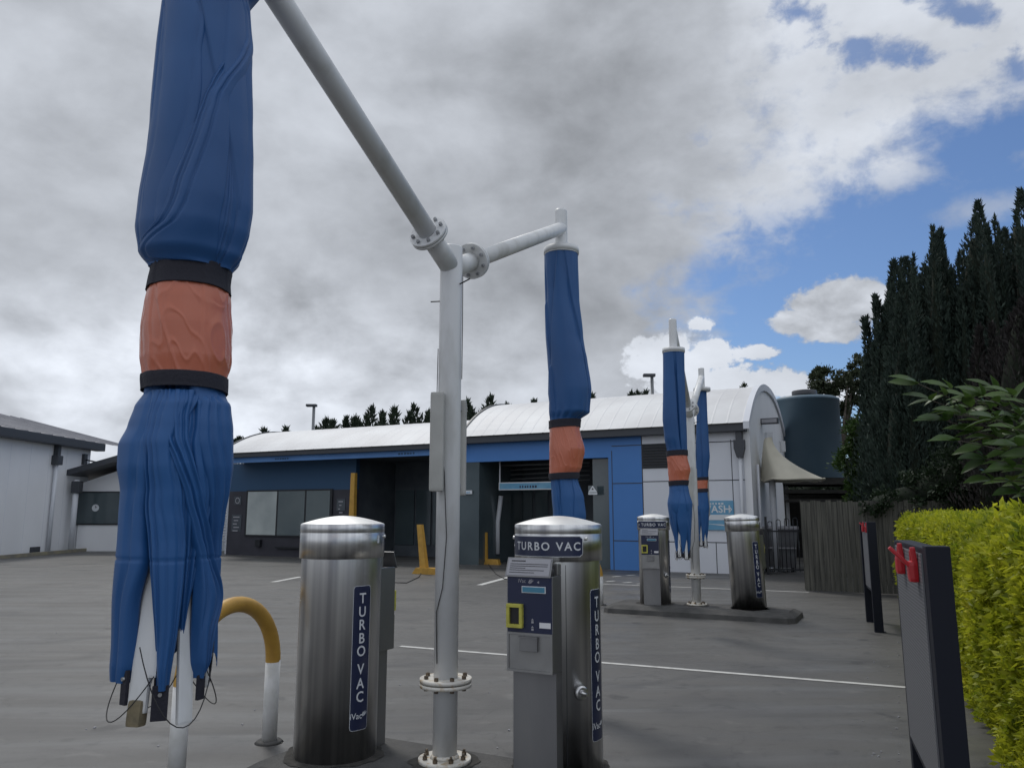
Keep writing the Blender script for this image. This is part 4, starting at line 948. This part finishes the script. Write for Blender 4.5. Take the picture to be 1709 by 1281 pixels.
# ------------------------------------------------------------------ foliage
def leaves(pos, dirs, nrm, L, W, name, m, parent=None, world=True):
    n = len(pos); dirs = dirs/np.linalg.norm(dirs,axis=1,keepdims=True)
    side = np.cross(dirs, nrm); side /= (np.linalg.norm(side,axis=1,keepdims=True)+1e-9)
    L = np.broadcast_to(np.asarray(L,float),(n,))[:,None]; W = np.broadcast_to(np.asarray(W,float),(n,))[:,None]
    up = np.cross(side, dirs)
    p0 = pos; p1 = pos+dirs*L*.45+side*W*.5+up*W*.12; p2 = pos+dirs*L-up*L*.08; p3 = pos+dirs*L*.45-side*W*.5+up*W*.12
    V = np.stack([p0,p1,p2,p3],1).reshape(-1,3)
    me = bpy.data.meshes.new(name); me.vertices.add(4*n); me.vertices.foreach_set('co', V.ravel().astype(np.float32))
    me.loops.add(4*n); me.loops.foreach_set('vertex_index', np.arange(4*n,dtype=np.int32))
    me.polygons.add(n); me.polygons.foreach_set('loop_start', np.arange(0,4*n,4,dtype=np.int32)); me.polygons.foreach_set('loop_total', np.full(n,4,dtype=np.int32))
    me.materials.append(m); me.update(calc_edges=True); me.validate()
    o = bpy.data.objects.new(name, me); COL.objects.link(o)
    if parent:
        o.parent = parent
        if world: o.matrix_parent_inverse = (Matrix.Translation(parent.location) @ parent.rotation_euler.to_matrix().to_4x4()).inverted()
    return o
def rdir(n): v = RNG.normal(size=(n,3)); return v/np.linalg.norm(v,axis=1,keepdims=True)
LM = {}
LM['hedge'] = leafmat('hedge_leaf', (.15,.21,.012), (.56,.57,.04), (.74,.70,.10), .45, .5)
LM['cypress'] = leafmat('cypress_leaf', (.018,.032,.026), (.044,.066,.050), None, .7, .15)
LM['cypress2'] = leafmat('dark_russet_leaf', (.016,.016,.015), (.034,.028,.028), None, .7, .1)
LM['far'] = leafmat('far_cypress_leaf', (.020,.032,.022), (.045,.065,.04), None, .7, .1)
LM['bush'] = leafmat('bush_leaf', (.018,.045,.010), (.06,.11,.022), None, .6, .25)
LM['dark'] = leafmat('dark_shrub_leaf', (.010,.022,.010), (.022,.040,.016), None, .6, .15)
LM['gum'] = leafmat('gum_leaf', (.028,.040,.022), (.06,.075,.04), None, .6, .2)
LM['big'] = leafmat('broad_leaf', (.025,.058,.012), (.08,.14,.03), None, .4, .3)
# hedge
hd = Vector((.40,.916,0)).normalized(); hn = Vector((-hd.y, hd.x, 0)); H0 = Vector((2.02,2.55,0)); HL = 13.2; HW = 1.5; HH = 1.50
hedge = thing('hedge', 'clipped bright yellow green hedge along the right side', 'hedge', H0, math.atan2(hd.y,hd.x)-PI/2)
# local: x towards the back, y along
def hn_(y, z): return .08*mnoise.noise(Vector((y*1.1,z*1.5,2)))+.09*mnoise.noise(Vector((y*3.3,z*3.3,5)))+.05*mnoise.noise(Vector((y*8,z*8,5)))
b = MB(); rows = []
for i in range(60):
    y = HL*i/59; e = .08
    prof = [(.12+hn_(y,0),.12),(.10+hn_(y,.5),.5),(.10+hn_(y,1),1.0),(.13+hn_(y,1.3),HH-.16),(.35,HH-.08+hn_(y,4)),(.8,HH-.08+hn_(y,5)),(HW,HH-.1),(HW,.1)]
    rows.append([(x,y,z) for x,z in prof])
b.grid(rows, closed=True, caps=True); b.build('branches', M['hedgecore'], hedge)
P=[];D=[];Nn=[];LL=[];WW=[]
def hedge_patch(y0,y1,dens,size):
    for kind in ('face','top','end'):
        if kind=='face': ar=(y1-y0)*HH
        elif kind=='top': ar=(y1-y0)*HW
        else: ar = HW*HH if y1>=HL else 0
        n=int(ar*dens)
        if n==0: continue
        y=RNG.uniform(y0,y1,n); 
        if kind=='face':
            z=RNG.uniform(.06,HH+.02,n); x=np.array([hn_(a,c) for a,c in zip(y,z)])*1.2-.02+RNG.exponential(.045,n)-.03; out=np.array([-1,0,.35])
            x += .10*np.clip((z-HH+.15)/.15,0,1)**2
        elif kind=='top':
            x=RNG.uniform(0.0,HW,n); z=HH+np.array([hn_(a,c+4) for a,c in zip(y,x)])*.9-RNG.exponential(.035,n)+.02; out=np.array([-.15,0,1])
            z -= .10*np.clip((.12-x)/.12,0,1)**2
        else:
            y=np.full(n,HL)+RNG.uniform(-.05,.05,n); x=RNG.uniform(0,HW,n); z=RNG.uniform(0,HH,n); out=np.array([0,1,.3])
        d=rdir(n)*.9+out*.75+np.array([0,0,.35]); P.append(np.stack([x,y,z],1)); D.append(d); Nn.append(rdir(n)*.6+out)
        s=size*RNG.uniform(.45,1.5,n); LL.append(s); WW.append(s*RNG.uniform(.34,.5,n))
hedge_patch(0,3.2,6500,.050); hedge_patch(3.2,6.5,4200,.054); hedge_patch(6.5,HL,2400,.064)
# loose shoots above the clipped surface
ns=900
for k in range(ns):
    y=RNG.uniform(0,HL)**1.0; x=RNG.uniform(.0,HW); h=RNG.uniform(.02,.06)+RNG.exponential(.025)
    m_=6; zz=HH+np.linspace(-.02,h,m_); P.append(np.stack([np.full(m_,x)+RNG.normal(0,.006,m_),np.full(m_,y)+RNG.normal(0,.006,m_),zz],1)); D.append(rdir(m_)+np.array([0,0,.8])); Nn.append(rdir(m_)); LL.append(np.full(m_,.04)); WW.append(np.full(m_,.018))
for (u,v,Yq,m_) in ((1668,842,5.2,60),(1690,852,4.8,40),(1652,858,5.6,26),(1705,846,4.6,50)):
    tip=vp(u,v,Yq); loc=hedge.matrix_basis.inverted() @ tip if False else None
    q=(Matrix.Translation(H0)@Matrix.Rotation(math.atan2(hd.y,hd.x)-PI/2,4,'Z')).inverted()@tip
    s=RNG.uniform(0,1,m_); zz=HH-.05+(q.z-HH+.05)*s; P.append(np.stack([q.x+RNG.normal(0,.05,m_)*(1-s*.7),q.y+RNG.normal(0,.05,m_)*(1-s*.7),zz],1)); D.append(rdir(m_)+np.array([0,0,.6])); Nn.append(rdir(m_)); LL.append(np.full(m_,.075)); WW.append(np.full(m_,.032))
leaves(np.concatenate(P),np.concatenate(D),np.concatenate(Nn),np.concatenate(LL),np.concatenate(WW),'foliage',LM['hedge'],hedge,world=False)

# cypresses: every tree is a bundle of spires
def cypress(name, label, cat, group, x, y, h, rad, nleaf, seed, m, spires=6, z0=0, lsz=.20, grad=1):
    rg = np.random.default_rng(seed); t = thing(name, label, cat, (x,y,0), 0, group)
    P=[];D=[];
    sp_list=[(0,0,h,rad)]
    for k in range(spires):
        a=rg.uniform(0,6.28); r=rad*rg.uniform(.35,.8); sp_list.append((r*math.cos(a),r*math.sin(a),h*rg.uniform(.66,.95),rad*rg.uniform(.22,.42)))
    tot=sum(s[2]*s[3] for s in sp_list)
    core=MB()
    for (dx,dy,hh,rr) in sp_list:
        n=int(nleaf*hh*rr/tot); tt=rg.uniform(0,1,n)**.9; prof=lambda q: np.minimum(1,(1-q)**1.0*1.7)*(.55+.45*np.minimum(1,q*5))
        ang=rg.uniform(0,6.28,n); lump=1+.22*np.sin(ang*3+tt*19+seed)+.16*np.sin(ang*5-tt*33)
        r=rr*prof(tt)*lump*(1-rg.exponential(.13,n)); z=z0+.1+tt*(hh-z0-.1)
        bend = .10*rr*np.sin(tt*5+seed)*2 + rr*.9*np.clip(tt-.75,0,1)*math.sin(seed*2.3+dx*9)
        P.append(np.stack([dx+bend+r*np.cos(ang),dy+r*np.sin(ang),z],1))
        out=np.stack([np.cos(ang),np.sin(ang),np.zeros(n)],1); D.append(out*rg.uniform(.1,.7,(n,1))+np.array([0,0,1.])+rg.normal(0,.25,(n,3)))
        rows=[]
        for q in np.linspace(0,.9,10): rows.append([(dx+.10*rr*math.sin(q*5+seed)*2+rr*.46*float(prof(q))*math.cos(a),dy+rr*.46*float(prof(q))*math.sin(a),z0+.1+q*(hh-z0-.1)) for a in np.linspace(0,2*PI,10,endpoint=False)])
        core.grid(rows, caps=True)
    P=np.concatenate(P);D=np.concatenate(D); n=len(P); s=lsz*rg.uniform(.5,1.4,n)
    leaves(P,D,rg.normal(size=(n,3)),s,s*.26,'crown',LM[m],t,world=False)
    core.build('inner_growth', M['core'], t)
    b=MB(); b.tube([(0,0,0),(0,0,h*.5)],[rad*.14,.03],10); b.build('trunk',M['bark'],t)
    return t
CG='dark cypress trees behind the hedge'
big=[(1467,497,18.5,34,'leftmost slim dark cypress of the tall group, beside the pale cloud'),
     (1488,470,19.5,34,'second slim dark cypress from the left of the tall group'),
     (1517,438,18.0,42,'dark cypress with one sharp tip, third from the left in the tall group'),
     (1556,385,18.5,50,'dark cypress with two blunt tips left of the highest spires'),
     (1609,340,17.5,52,'tall dark cypress with a long straight spire in the middle of the group'),
     (1636,372,19.0,44,'dark cypress half hidden between the two tallest spires'),
     (1686,320,17.0,58,'tallest dark cypress with curved branching tips at the right edge'),
     (1582,408,20.5,46,'shorter dark cypress filling the gap left of the straight tall spire'),
     (1534,432,20.5,44,'shorter dark cypress just right of the one with a single sharp tip'),
     (1658,385,20.5,50,'shorter dark cypress directly left of the tallest one'),
     (1502,500,17.2,36,'low dark cypress in front of the left end of the tall group'),
     (1715,345,20.0,56,'dark cypress just right of the tallest one, with a slanting tip'),
     (1745,360,18.0,60,'dark cypress partly cut off by the right edge of the view')]
for i,(u,v,Y,hw,l) in enumerate(big):
    p=vp(u,v,Y); cypress('cypress_tree', l, 'tree', CG, p.x, Y, p.z, hw/F*Y*1.8, 30000, 30+i, 'cypress', 14, lsz=.13)
p=vp(1672,450,13.5); cypress('russet_tree','dark russet conifer in front of the cypresses at the right edge','tree',None,p.x+.3,13.5,p.z-.3,1.1,34000,77,'cypress2',12,lsz=.12)
# far row behind the building
FG='small cypress tips beyond the pale roof'
far=[(447,720,'lone'),(482,718,''),(540,702,''),(556,706,''),(573,700,''),(588,705,''),(604,700,''),(621,682,''),(640,690,''),(658,684,''),(672,692,''),(694,680,''),(716,690,''),(781,672,''),(795,684,''),(812,664,''),(833,690,''),(848,678,''),(888,672,''),(1056,658,''),(1066,656,''),(1074,656,''),(988,662,'')]
words=['short','narrow','plump','slanting','pointed']
for i,(u,v,_) in enumerate(far):
    Y=44+ (i%3)*1.5; p=vp(u,v,Y)
    cypress('cypress_tree', 'small dark far cypress whose tip shows above the pale curved roof', 'tree', FG, p.x, Y, p.z, (.34 if 1040<u<1080 else .62+.2*(i%4)), 1900, 100+i, 'far', 3, z0=2.0, lsz=.34)
# leafy trees
def blobtree(name, label, cat, x, y, blobs, nleaf, seed, m, lsz, trunk=True, thick=.06, density=1.0, corefac=.0):
    rg=np.random.default_rng(seed); t=thing(name,label,cat,(x,y,0)); P=[];D=[]; tot=sum(r[3]**2 for r in blobs); core=MB()
    for (dx,dy,dz,r) in blobs:
        n=int(nleaf*r*r/tot); k=max(3,int(n/90)); cc=rg.normal(size=(k,3)); cc/=np.linalg.norm(cc,axis=1,keepdims=True); cc*=(rg.uniform(.35,1,(k,1))**.5)*r
        idx=rg.integers(0,k,n); pts=cc[idx]+rg.normal(0,r*.15,(n,3)); P.append(pts*np.array([1,1,.8])+np.array([dx,dy,dz])); D.append(pts/r+rg.normal(0,.7,(n,3))+np.array([0,0,.2]))
        if corefac:
            rows=[[ (dx+r*corefac*math.cos(la)*math.cos(a)*(1+.15*math.sin(3*a+dz)), dy+r*corefac*math.cos(la)*math.sin(a), dz+r*.8*corefac*math.sin(la)) for a in np.linspace(0,2*PI,14,endpoint=False)] for la in np.linspace(-1.5,1.5,9)]
            core.grid(rows, caps=True)
    P=np.concatenate(P);D=np.concatenate(D);n=len(P);s=lsz*rg.uniform(.6,1.3,n)
    leaves(P,D,rg.normal(size=(n,3)),s,s*.45,'crown',LM[m],t,world=False)
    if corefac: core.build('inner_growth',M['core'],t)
    if trunk:
        b=MB(); zc=min(q[2] for q in blobs); b.tube([(0,0,0),(.1,0,zc*.5),(0,0,zc)],[thick*2,thick*1.6,thick],10)
        for (dx,dy,dz,r) in blobs: b.tube([(0,0,zc*.7),(dx*.5,dy*.5,(dz+zc*.7)/2+.1),(dx,dy,dz)],[thick,thick*.7,thick*.25],7)
        b.build('trunk',M['bark'],t)
    return t
def rel(u,v,Y,x,dy=0): p=vp(u,v,Y); return (p.x-x,dy,p.z)
Y=42; x=vp(1400,700,Y).x
blobtree('gum_tree','airy gum tree crown above the water tank','tree',x,Y,[(*rel(u,v,Y,x,dy),r) for u,v,dy,r in ((1372,640,0,.75),(1390,630,.5,.8),(1410,640,-.4,.7),(1428,612,0,.7),(1440,628,.6,.8),(1395,668,0,.55),(1420,672,.3,.6),(1448,655,0,.9),(1380,655,.2,.5),(1430,700,0,.8))],9000,5,'gum',.22,True,.10)
Y=40; x=vp(1250,660,Y).x
blobtree('gum_tree','tiny round tree top peeping over the curved roof near the gable','tree',x,Y,[(*rel(1246,652,Y,x),.45),(*rel(1256,650,Y,x,.3),.35),(*rel(1236,655,Y,x,.1),.22)],900,6,'gum',.16,True,.04)
Y=46; x=vp(410,742,Y).x
blobtree('far_tree','low dark tree beyond the left end of the pale roof','tree',x,Y,[(*rel(398,744,Y,x),.5),(*rel(414,745,Y,x),.45),(*rel(386,748,Y,x),.4)],1500,9,'far',.2,True,.06)
Y=20; x=vp(1450,760,Y).x
blobtree('bush','mid green leafy bush right of the water tank','bush',x,Y,[(*rel(u,v,Y,x,dy),r) for u,v,dy,r in ((1432,730,0,.5),(1450,715,.3,.5),(1475,740,0,.6),(1430,775,.1,.45),(1455,790,-.2,.6),(1478,800,.1,.7),(1455,830,0,.6),(1500,760,0,.7))],22000,10,'bush',.11,True,.06,corefac=.55)
Y=15.3; x=vp(1560,840,Y).x
blobtree('dark_shrub','dark shrub mass behind the fence and hedge','bush',x,Y,[(*rel(u,v,Y,x,dy),r) for u,v,dy,r in ((1500,842,.6,.45),(1530,832,.5,.5),(1570,815,.3,.6),(1610,800,.2,.75),(1660,800,0,.8),(1710,790,0,.9),(1760,790,0,.9),(1545,870,.5,.5),(1600,870,0,.6),(1670,870,0,.7),(1730,870,0,.8))],30000,12,'dark',.09,True,.05,corefac=.6)
Y=32; x=vp(1390,800,Y).x
blobtree('dark_tree','dark evergreen mass behind the tank stand','tree',x,Y,[(*rel(u,v,Y,x,dy),r) for u,v,dy,r in ((1300,850,0,.9),(1335,835,.2,1.0),(1375,820,0,1.1),(1415,810,.2,1.1),(1455,800,0,1.2),(1320,880,0,.8),(1400,860,0,1.0))],9000,14,'dark',.2,True,.1,corefac=.85)
# broad leafed branches reaching in over the hedge
sx,sy=2.75,3.15
t=thing('broadleaf_shrub','broad leafed shrub with glossy leaves reaching in above the hedge at the right edge','shrub',(sx,sy,0))
P=[];D=[];Nn=[];Ls=[];bb=MB(); rg=np.random.default_rng(3)
tips=[(1532,640,3.0),(1555,668,3.0),(1580,702,2.9),(1605,690,2.9),(1600,735,2.8),(1640,660,2.9),(1660,650,3.1),(1690,660,2.9),(1630,720,2.9),(1585,648,3.1),(1662,700,2.7),(1700,700,2.9),(1645,765,2.8),(1690,780,2.7),(1655,800,2.9),(1700,745,2.7),(1615,665,3.0),(1700,820,2.8)]
for k,(u,v,Yt) in enumerate(tips):
    tip=np.array(vp(u,v,Yt)); st=np.array([sx+.05,sy,1.5+.02*(k%5)]); mid=(tip+st)/2+np.array([0,0,.06])
    pts=[st*(1-s)**2+2*mid*s*(1-s)+tip*s*s for s in np.linspace(0,1,12)]
    bb.tube([Vector(p)-Vector((sx,sy,0)) for p in pts],[.006*(1-.07*i) for i in range(12)],5)
    for i in range(5,12):
        tg=pts[i]-pts[i-1]; tg/=np.linalg.norm(tg)
        for s in (-1,1):
            sd=np.cross(tg,[0,0.3,1]); sd/=np.linalg.norm(sd); P.append(pts[i]-np.array([sx,sy,0])); D.append(tg*.9+sd*s*.75+rg.normal(0,.22,3)); Nn.append(np.array([rg.normal()*.5,-.6,.9])); Ls.append(rg.uniform(.075,.12))
    P.append(tip-np.array([sx,sy,0])); D.append(tg); Nn.append(np.array([0,-.6,.9])); Ls.append(.12)
b=MB()
for p_,d_,n_,l_ in zip(P,D,Nn,Ls):
    d_=Vector(d_).normalized(); sd_=d_.cross(Vector(n_)).normalized(); u_=sd_.cross(d_); p_=Vector(p_); vs=[]; pr=[(0,.02),(.15,.15),(.35,.21),(.6,.19),(.82,.10),(1,0)]
    for q,wd in pr:
        c_=p_+d_*l_*q-u_*l_*.18*q*q; vs+=[c_-sd_*l_*wd+u_*l_*wd*.35, c_, c_+sd_*l_*wd+u_*l_*wd*.35]
    b.add(vs,[f for i in range(5) for f in ((3*i,3*i+1,3*i+4,3*i+3),(3*i+1,3*i+2,3*i+5,3*i+4))],True)
b.build('leaves',LM['big'],t)
bb.tube([(0,0,0),(.03,0,.8),(.05,0,1.6)],[.02,.016,.01],8); bb.build('stems',M['bark'],t)

# ------------------------------------------------------------------ lamp posts, wires, small ground bits
def lamp(label,u,vt,Y,r):
    p=vp(u,vt,Y); t=thing('lamp_post',label,'lamp post',(p.x,Y,0),0,'lamp posts behind the pale roof')
    b=MB(); b.tube([(0,0,0),(0,0,p.z)],[r*1.2,r],10); b.build('pole',M['galv'],t)
    b=MB(); b.box((-.12,0,p.z+.05),(.52,.3,.12),bev=.03); b.build('lamp_head',M['gutter'],t)
lamp('dark lamp post above the left half of the pale roof',524,678,38,.07)
lamp('dark lamp post above the pale roof left of the far umbrellas',1088,628,33,.07)
b=MB(); a,c,d=vp(652,952,13),gp(680,970),vp(700,950,20)
def cable(label,pts,r=.008):
    b=MB(); b.tube(pts,r,6); o=b.build('cable',M['wire']); tag(o,label,'cable'); return o
lm=Vector((-.86,5.35,.02))
q0,q1,q2=gp(652,972),gp(678,973),gp(704,955)
cable('thin dark cable curving on the asphalt towards the wide footed yellow post',[q0+Vector((0,0,.01)),(q0+q1)/2+Vector((0,0,.01)),q1+Vector((0,0,.01)),(q1+q2)/2+Vector((.1,0,.01)),q2+Vector((0,0,.02))],.012)
q=[gp(815,942),gp(828,958),gp(842,966),gp(858,968),gp(880,968)]
cable('thin dark cable on the asphalt left of the nearest right cylinder',[p+Vector((0,0,.01)) for p in q],.012)
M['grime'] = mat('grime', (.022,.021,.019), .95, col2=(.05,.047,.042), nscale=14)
rg_ = random.Random(9)
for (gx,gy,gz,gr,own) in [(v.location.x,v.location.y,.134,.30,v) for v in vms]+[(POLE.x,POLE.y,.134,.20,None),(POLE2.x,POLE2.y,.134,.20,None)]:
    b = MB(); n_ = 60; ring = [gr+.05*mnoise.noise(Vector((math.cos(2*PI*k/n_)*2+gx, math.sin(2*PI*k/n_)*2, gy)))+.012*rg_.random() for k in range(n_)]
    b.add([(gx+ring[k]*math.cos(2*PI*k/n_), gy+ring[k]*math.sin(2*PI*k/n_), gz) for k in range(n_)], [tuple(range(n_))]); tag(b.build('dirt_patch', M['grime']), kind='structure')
# litter: a few stones and flecks by the racks
rs=random.Random(5); b=MB()
for k in range(26):
    u=rs.uniform(1440,1530); v=rs.uniform(1060,1270); p=gp(min(u,1500),v); s=rs.uniform(.004,.012); b.box((p.x,p.y,s*.4),(s*1.6,s,s*.8),rs.uniform(0,3))
for k in range(22):
    p=gp(rs.uniform(20,850),rs.uniform(980,1260)); s=rs.uniform(.004,.012); b.box((p.x,p.y,s*.4),(s*1.6,s,s*.8),rs.uniform(0,3))
tag(b.build('gravel', M['card']),'scattered small grit and flecks on the asphalt','gravel',kind='stuff')

# ------------------------------------------------------------------ sun, sky and clouds
SUN_EL, SUN_AZ = R(56), R(-28)      # azimuth from +Y towards -X
sd = Vector((math.sin(SUN_AZ)*math.cos(SUN_EL), math.cos(SUN_AZ)*math.cos(SUN_EL), math.sin(SUN_EL)))
sl = bpy.data.lights.new('sun','SUN'); sl.energy = 1.2; sl.angle = R(12); sl.color = (1,.97,.92)
so = bpy.data.objects.new('sun', sl); COL.objects.link(so); so.rotation_euler = (-sd).to_track_quat('-Z','Y').to_euler()
w = bpy.data.worlds.new('World'); scene.world = w; w.use_nodes = True; nt = w.node_tree; nt.nodes.clear()
class Nd:
    def __init__(s, k): s.k = k
    @staticmethod
    def m(op, *a, clamp=False):
        n = nt.nodes.new('ShaderNodeMath'); n.operation = op; n.use_clamp = clamp
        for i, q in enumerate(a):
            if isinstance(q, Nd): nt.links.new(q.k, n.inputs[i])
            else: n.inputs[i].default_value = q
        return Nd(n.outputs[0])
    def __add__(s,o): return Nd.m('ADD',s,o)
    def __radd__(s,o): return Nd.m('ADD',s,o)
    def __sub__(s,o): return Nd.m('SUBTRACT',s,o)
    def __rsub__(s,o): return Nd.m('SUBTRACT',o,s)
    def __mul__(s,o): return Nd.m('MULTIPLY',s,o)
    def __rmul__(s,o): return Nd.m('MULTIPLY',s,o)
    def __truediv__(s,o): return Nd.m('DIVIDE',s,o)
def step(x, a, b_):
    n = nt.nodes.new('ShaderNodeMapRange'); n.interpolation_type = 'SMOOTHSTEP'; n.inputs[1].default_value = a; n.inputs[2].default_value = b_
    nt.links.new(x.k, n.inputs[0]); return Nd(n.outputs[0])
tcn = nt.nodes.new('ShaderNodeTexCoord'); sx_ = nt.nodes.new('ShaderNodeSeparateXYZ'); nt.links.new(tcn.outputs['Generated'], sx_.inputs[0])
dx, dy, dz = (Nd(sx_.outputs[i]) for i in range(3))
yy_ = Nd.m('MAXIMUM', dy, .08); a_ = dx/yy_; b_ = dz/yy_
def nz(scale, det, dist=0, st=(1,1,1), off=(0,0,0), rough=.5):
    mp = nt.nodes.new('ShaderNodeMapping'); mp.inputs['Scale'].default_value = st; mp.inputs['Location'].default_value = off
    n = nt.nodes.new('ShaderNodeTexNoise'); n.inputs['Scale'].default_value = scale; n.inputs['Detail'].default_value = det; n.inputs['Distortion'].default_value = dist; n.inputs['Roughness'].default_value = rough
    nt.links.new(tcn.outputs['Generated'], mp.inputs[0]); nt.links.new(mp.outputs[0], n.inputs['Vector']); return Nd(n.outputs['Fac'])
n1 = nz(5.5, 9, .3, (1,1,1.7), (3.1,0,.4), .55); n2 = nz(2.3, 5, .2, (1,1,1.8), (1.7,2,0), .5); n3 = nz(15, 8, .25, (1,1,1.4), (0,5,1), .6)
front = step(dy, -.1, .25)
def tan(u, v): d = ray(u, v); return d.x/d.y, d.z/d.y
def blob(u, v, ru, rv, rot=0):
    ca, cb = tan(u, v); A = a_-ca; B = b_-cb; c, s_ = math.cos(rot), math.sin(rot)
    X_ = (A*c+B*s_)*(F/ru*.97); Y_ = (B*c-A*s_)*(F/rv*.97)
    return 1-Nd.m('SQRT', X_*X_+Y_*Y_)
mx = lambda *q: q[0] if len(q) == 1 else Nd.m('MAXIMUM', q[0], mx(*q[1:]))
# thick cloud deck covers the left of the view; it ends at a ragged slanting edge
n4 = nz(34, 8, .2, (1,1,1.3), (4,1,7), .6)
edge = (.235 - a_) + (b_-.20)*.22 + (n1-.5)*.30 + (n3-.5)*.16 + (n4-.5)*.05
deck = step(edge, -.05, .06)
back = 1-front
(ax,bx),(ay,by) = tan(1150,470), tan(1709,215)
ln = (b_ - bx) - (a_ - ax)*((by-bx)/(ay-ax))           # above the slanting lower edge of the broken cloud
veil = step(ln*3.2 + (n1-.5)*1.1 + (n3-.5)*.75 + (n4-.5)*.3 + .10, -.02, .42)
hole = mx(blob(1440,75,110,45,R(-10)), blob(1600,20,120,36,R(-20)), blob(1165,235,34,34), blob(1690,110,50,40), blob(1330,20,60,30))
veil = veil*(1-step((n3-.5)*2.2+(n4-.5)*1.2+(n1-.5)*1.5, .05, .9)*.45)*(1-step(hole + (n3-.5)*3.2 + (n4-.5)*1.6, -.05, .9)*.8)
N = n3*.62 + n4*.38
cu = mx(blob(1402,512,95,52,R(10)), blob(1330,538,62,24,0), blob(1440,492,56,38,0), blob(1385,545,80,34,0))
cum = step(cu + (N-.5)*2.1+(n1-.5)*.5+(nz(85,6,.2,(1,1,1.2),(1,1,4),.6)-.5)*.5, .0, .30)
cu2 = mx(blob(1172,542,26,15), blob(1190,590,56,34,R(-8)), blob(1265,588,34,16,0), blob(1120,600,90,50,0), blob(1235,640,170,38,0), blob(1390,655,120,24,0))
n5 = nz(85, 6, .2, (1,1,1.2), (1,1,4), .6)
cum2 = step(cu2 + (N-.5)*2.2 + (n5-.5)*.9, .0, .32)
wisp = step(blob(1640,350,150,40,R(14)) + (N-.5)*2.2, .1, 1.0)*.5
cover = mx(deck, veil, cum, cum2, wisp, back*step(n2,.35,.5))
# relief: compare the cloud field with itself a little nearer the sun
def relief(scale, det, off, d_):
    f1 = nz(scale, det, .25, (1,1,1.6), off, .55); f2 = nz(scale, det, .25, (1,1,1.6), tuple(o+q for o,q in zip(off,d_)), .55)
    return f1-f2
rel1 = relief(5.0, 7, (9,2,5), (-.10,.0,.28)); rel2 = relief(13, 7, (2,7,1), (-.09,0,.22))
dark = mx(step(blob(1000,190,430,230,R(-18)) + (n1-.5)*1.3, -.1, .9), step(blob(850,520,460,120,R(6)) + (n1-.5)*1.4, -.1, .9), step(blob(420,640,420,60,0)+(n1-.5),0,1)*.35)
low = step(blob(330,640,640,230,0)+(n1-.5)*.7, -.2, .9)
lum = .445 + rel1*(.32+low*.45) + rel2*(.11+low*.28) + (n3-.5)*.06 + (n2-.5)*.30 - dark*.115 + low*.12
lum = lum + mx(cum*(.10+rel2*.6), cum2*.22, veil*.12*(1-deck)*(1-dark))
zen = step(dz, .45, .95); lum = lum + zen*.06 + back*.16
lum = Nd.m('MAXIMUM', lum, .19)
sky = nt.nodes.new('ShaderNodeTexSky'); sky.sky_type = 'NISHITA'; sky.sun_disc = False; sky.sun_elevation = SUN_EL; sky.sun_rotation = SUN_AZ; sky.ozone_density = 3.0; sky.dust_density = .6; sky.air_density = 1.0
SKY_K = .105
cc = nt.nodes.new('ShaderNodeCombineColor')
for i, f_ in enumerate((.93,.985,1.08)): nt.links.new((lum*(f_/SKY_K)).k, cc.inputs[i])
mixc = nt.nodes.new('ShaderNodeMix'); mixc.data_type = 'RGBA'; nt.links.new(cover.k, mixc.inputs[0])
tint = nt.nodes.new('ShaderNodeMix'); tint.data_type = 'RGBA'; tint.blend_type = 'MULTIPLY'; tint.inputs[0].default_value = 1; tint.inputs[7].default_value = (.60,.68,.80,1)
nt.links.new(sky.outputs[0], tint.inputs[6]); nt.links.new(tint.outputs[2], mixc.inputs[6]); nt.links.new(cc.outputs[0], mixc.inputs[7])
bg = nt.nodes.new('ShaderNodeBackground'); bg.inputs[1].default_value = SKY_K; nt.links.new(mixc.outputs[2], bg.inputs[0])
wo = nt.nodes.new('ShaderNodeOutputWorld'); nt.links.new(bg.outputs[0], wo.inputs[0])
w.cycles.sampling_method = 'MANUAL'; w.cycles.sample_map_resolution = 512

scene.view_settings.view_transform = 'Standard'; scene.view_settings.look = 'None'; scene.view_settings.exposure = .27; scene.view_settings.gamma = 1
scene.render.resolution_x = 1024; scene.render.resolution_y = 767
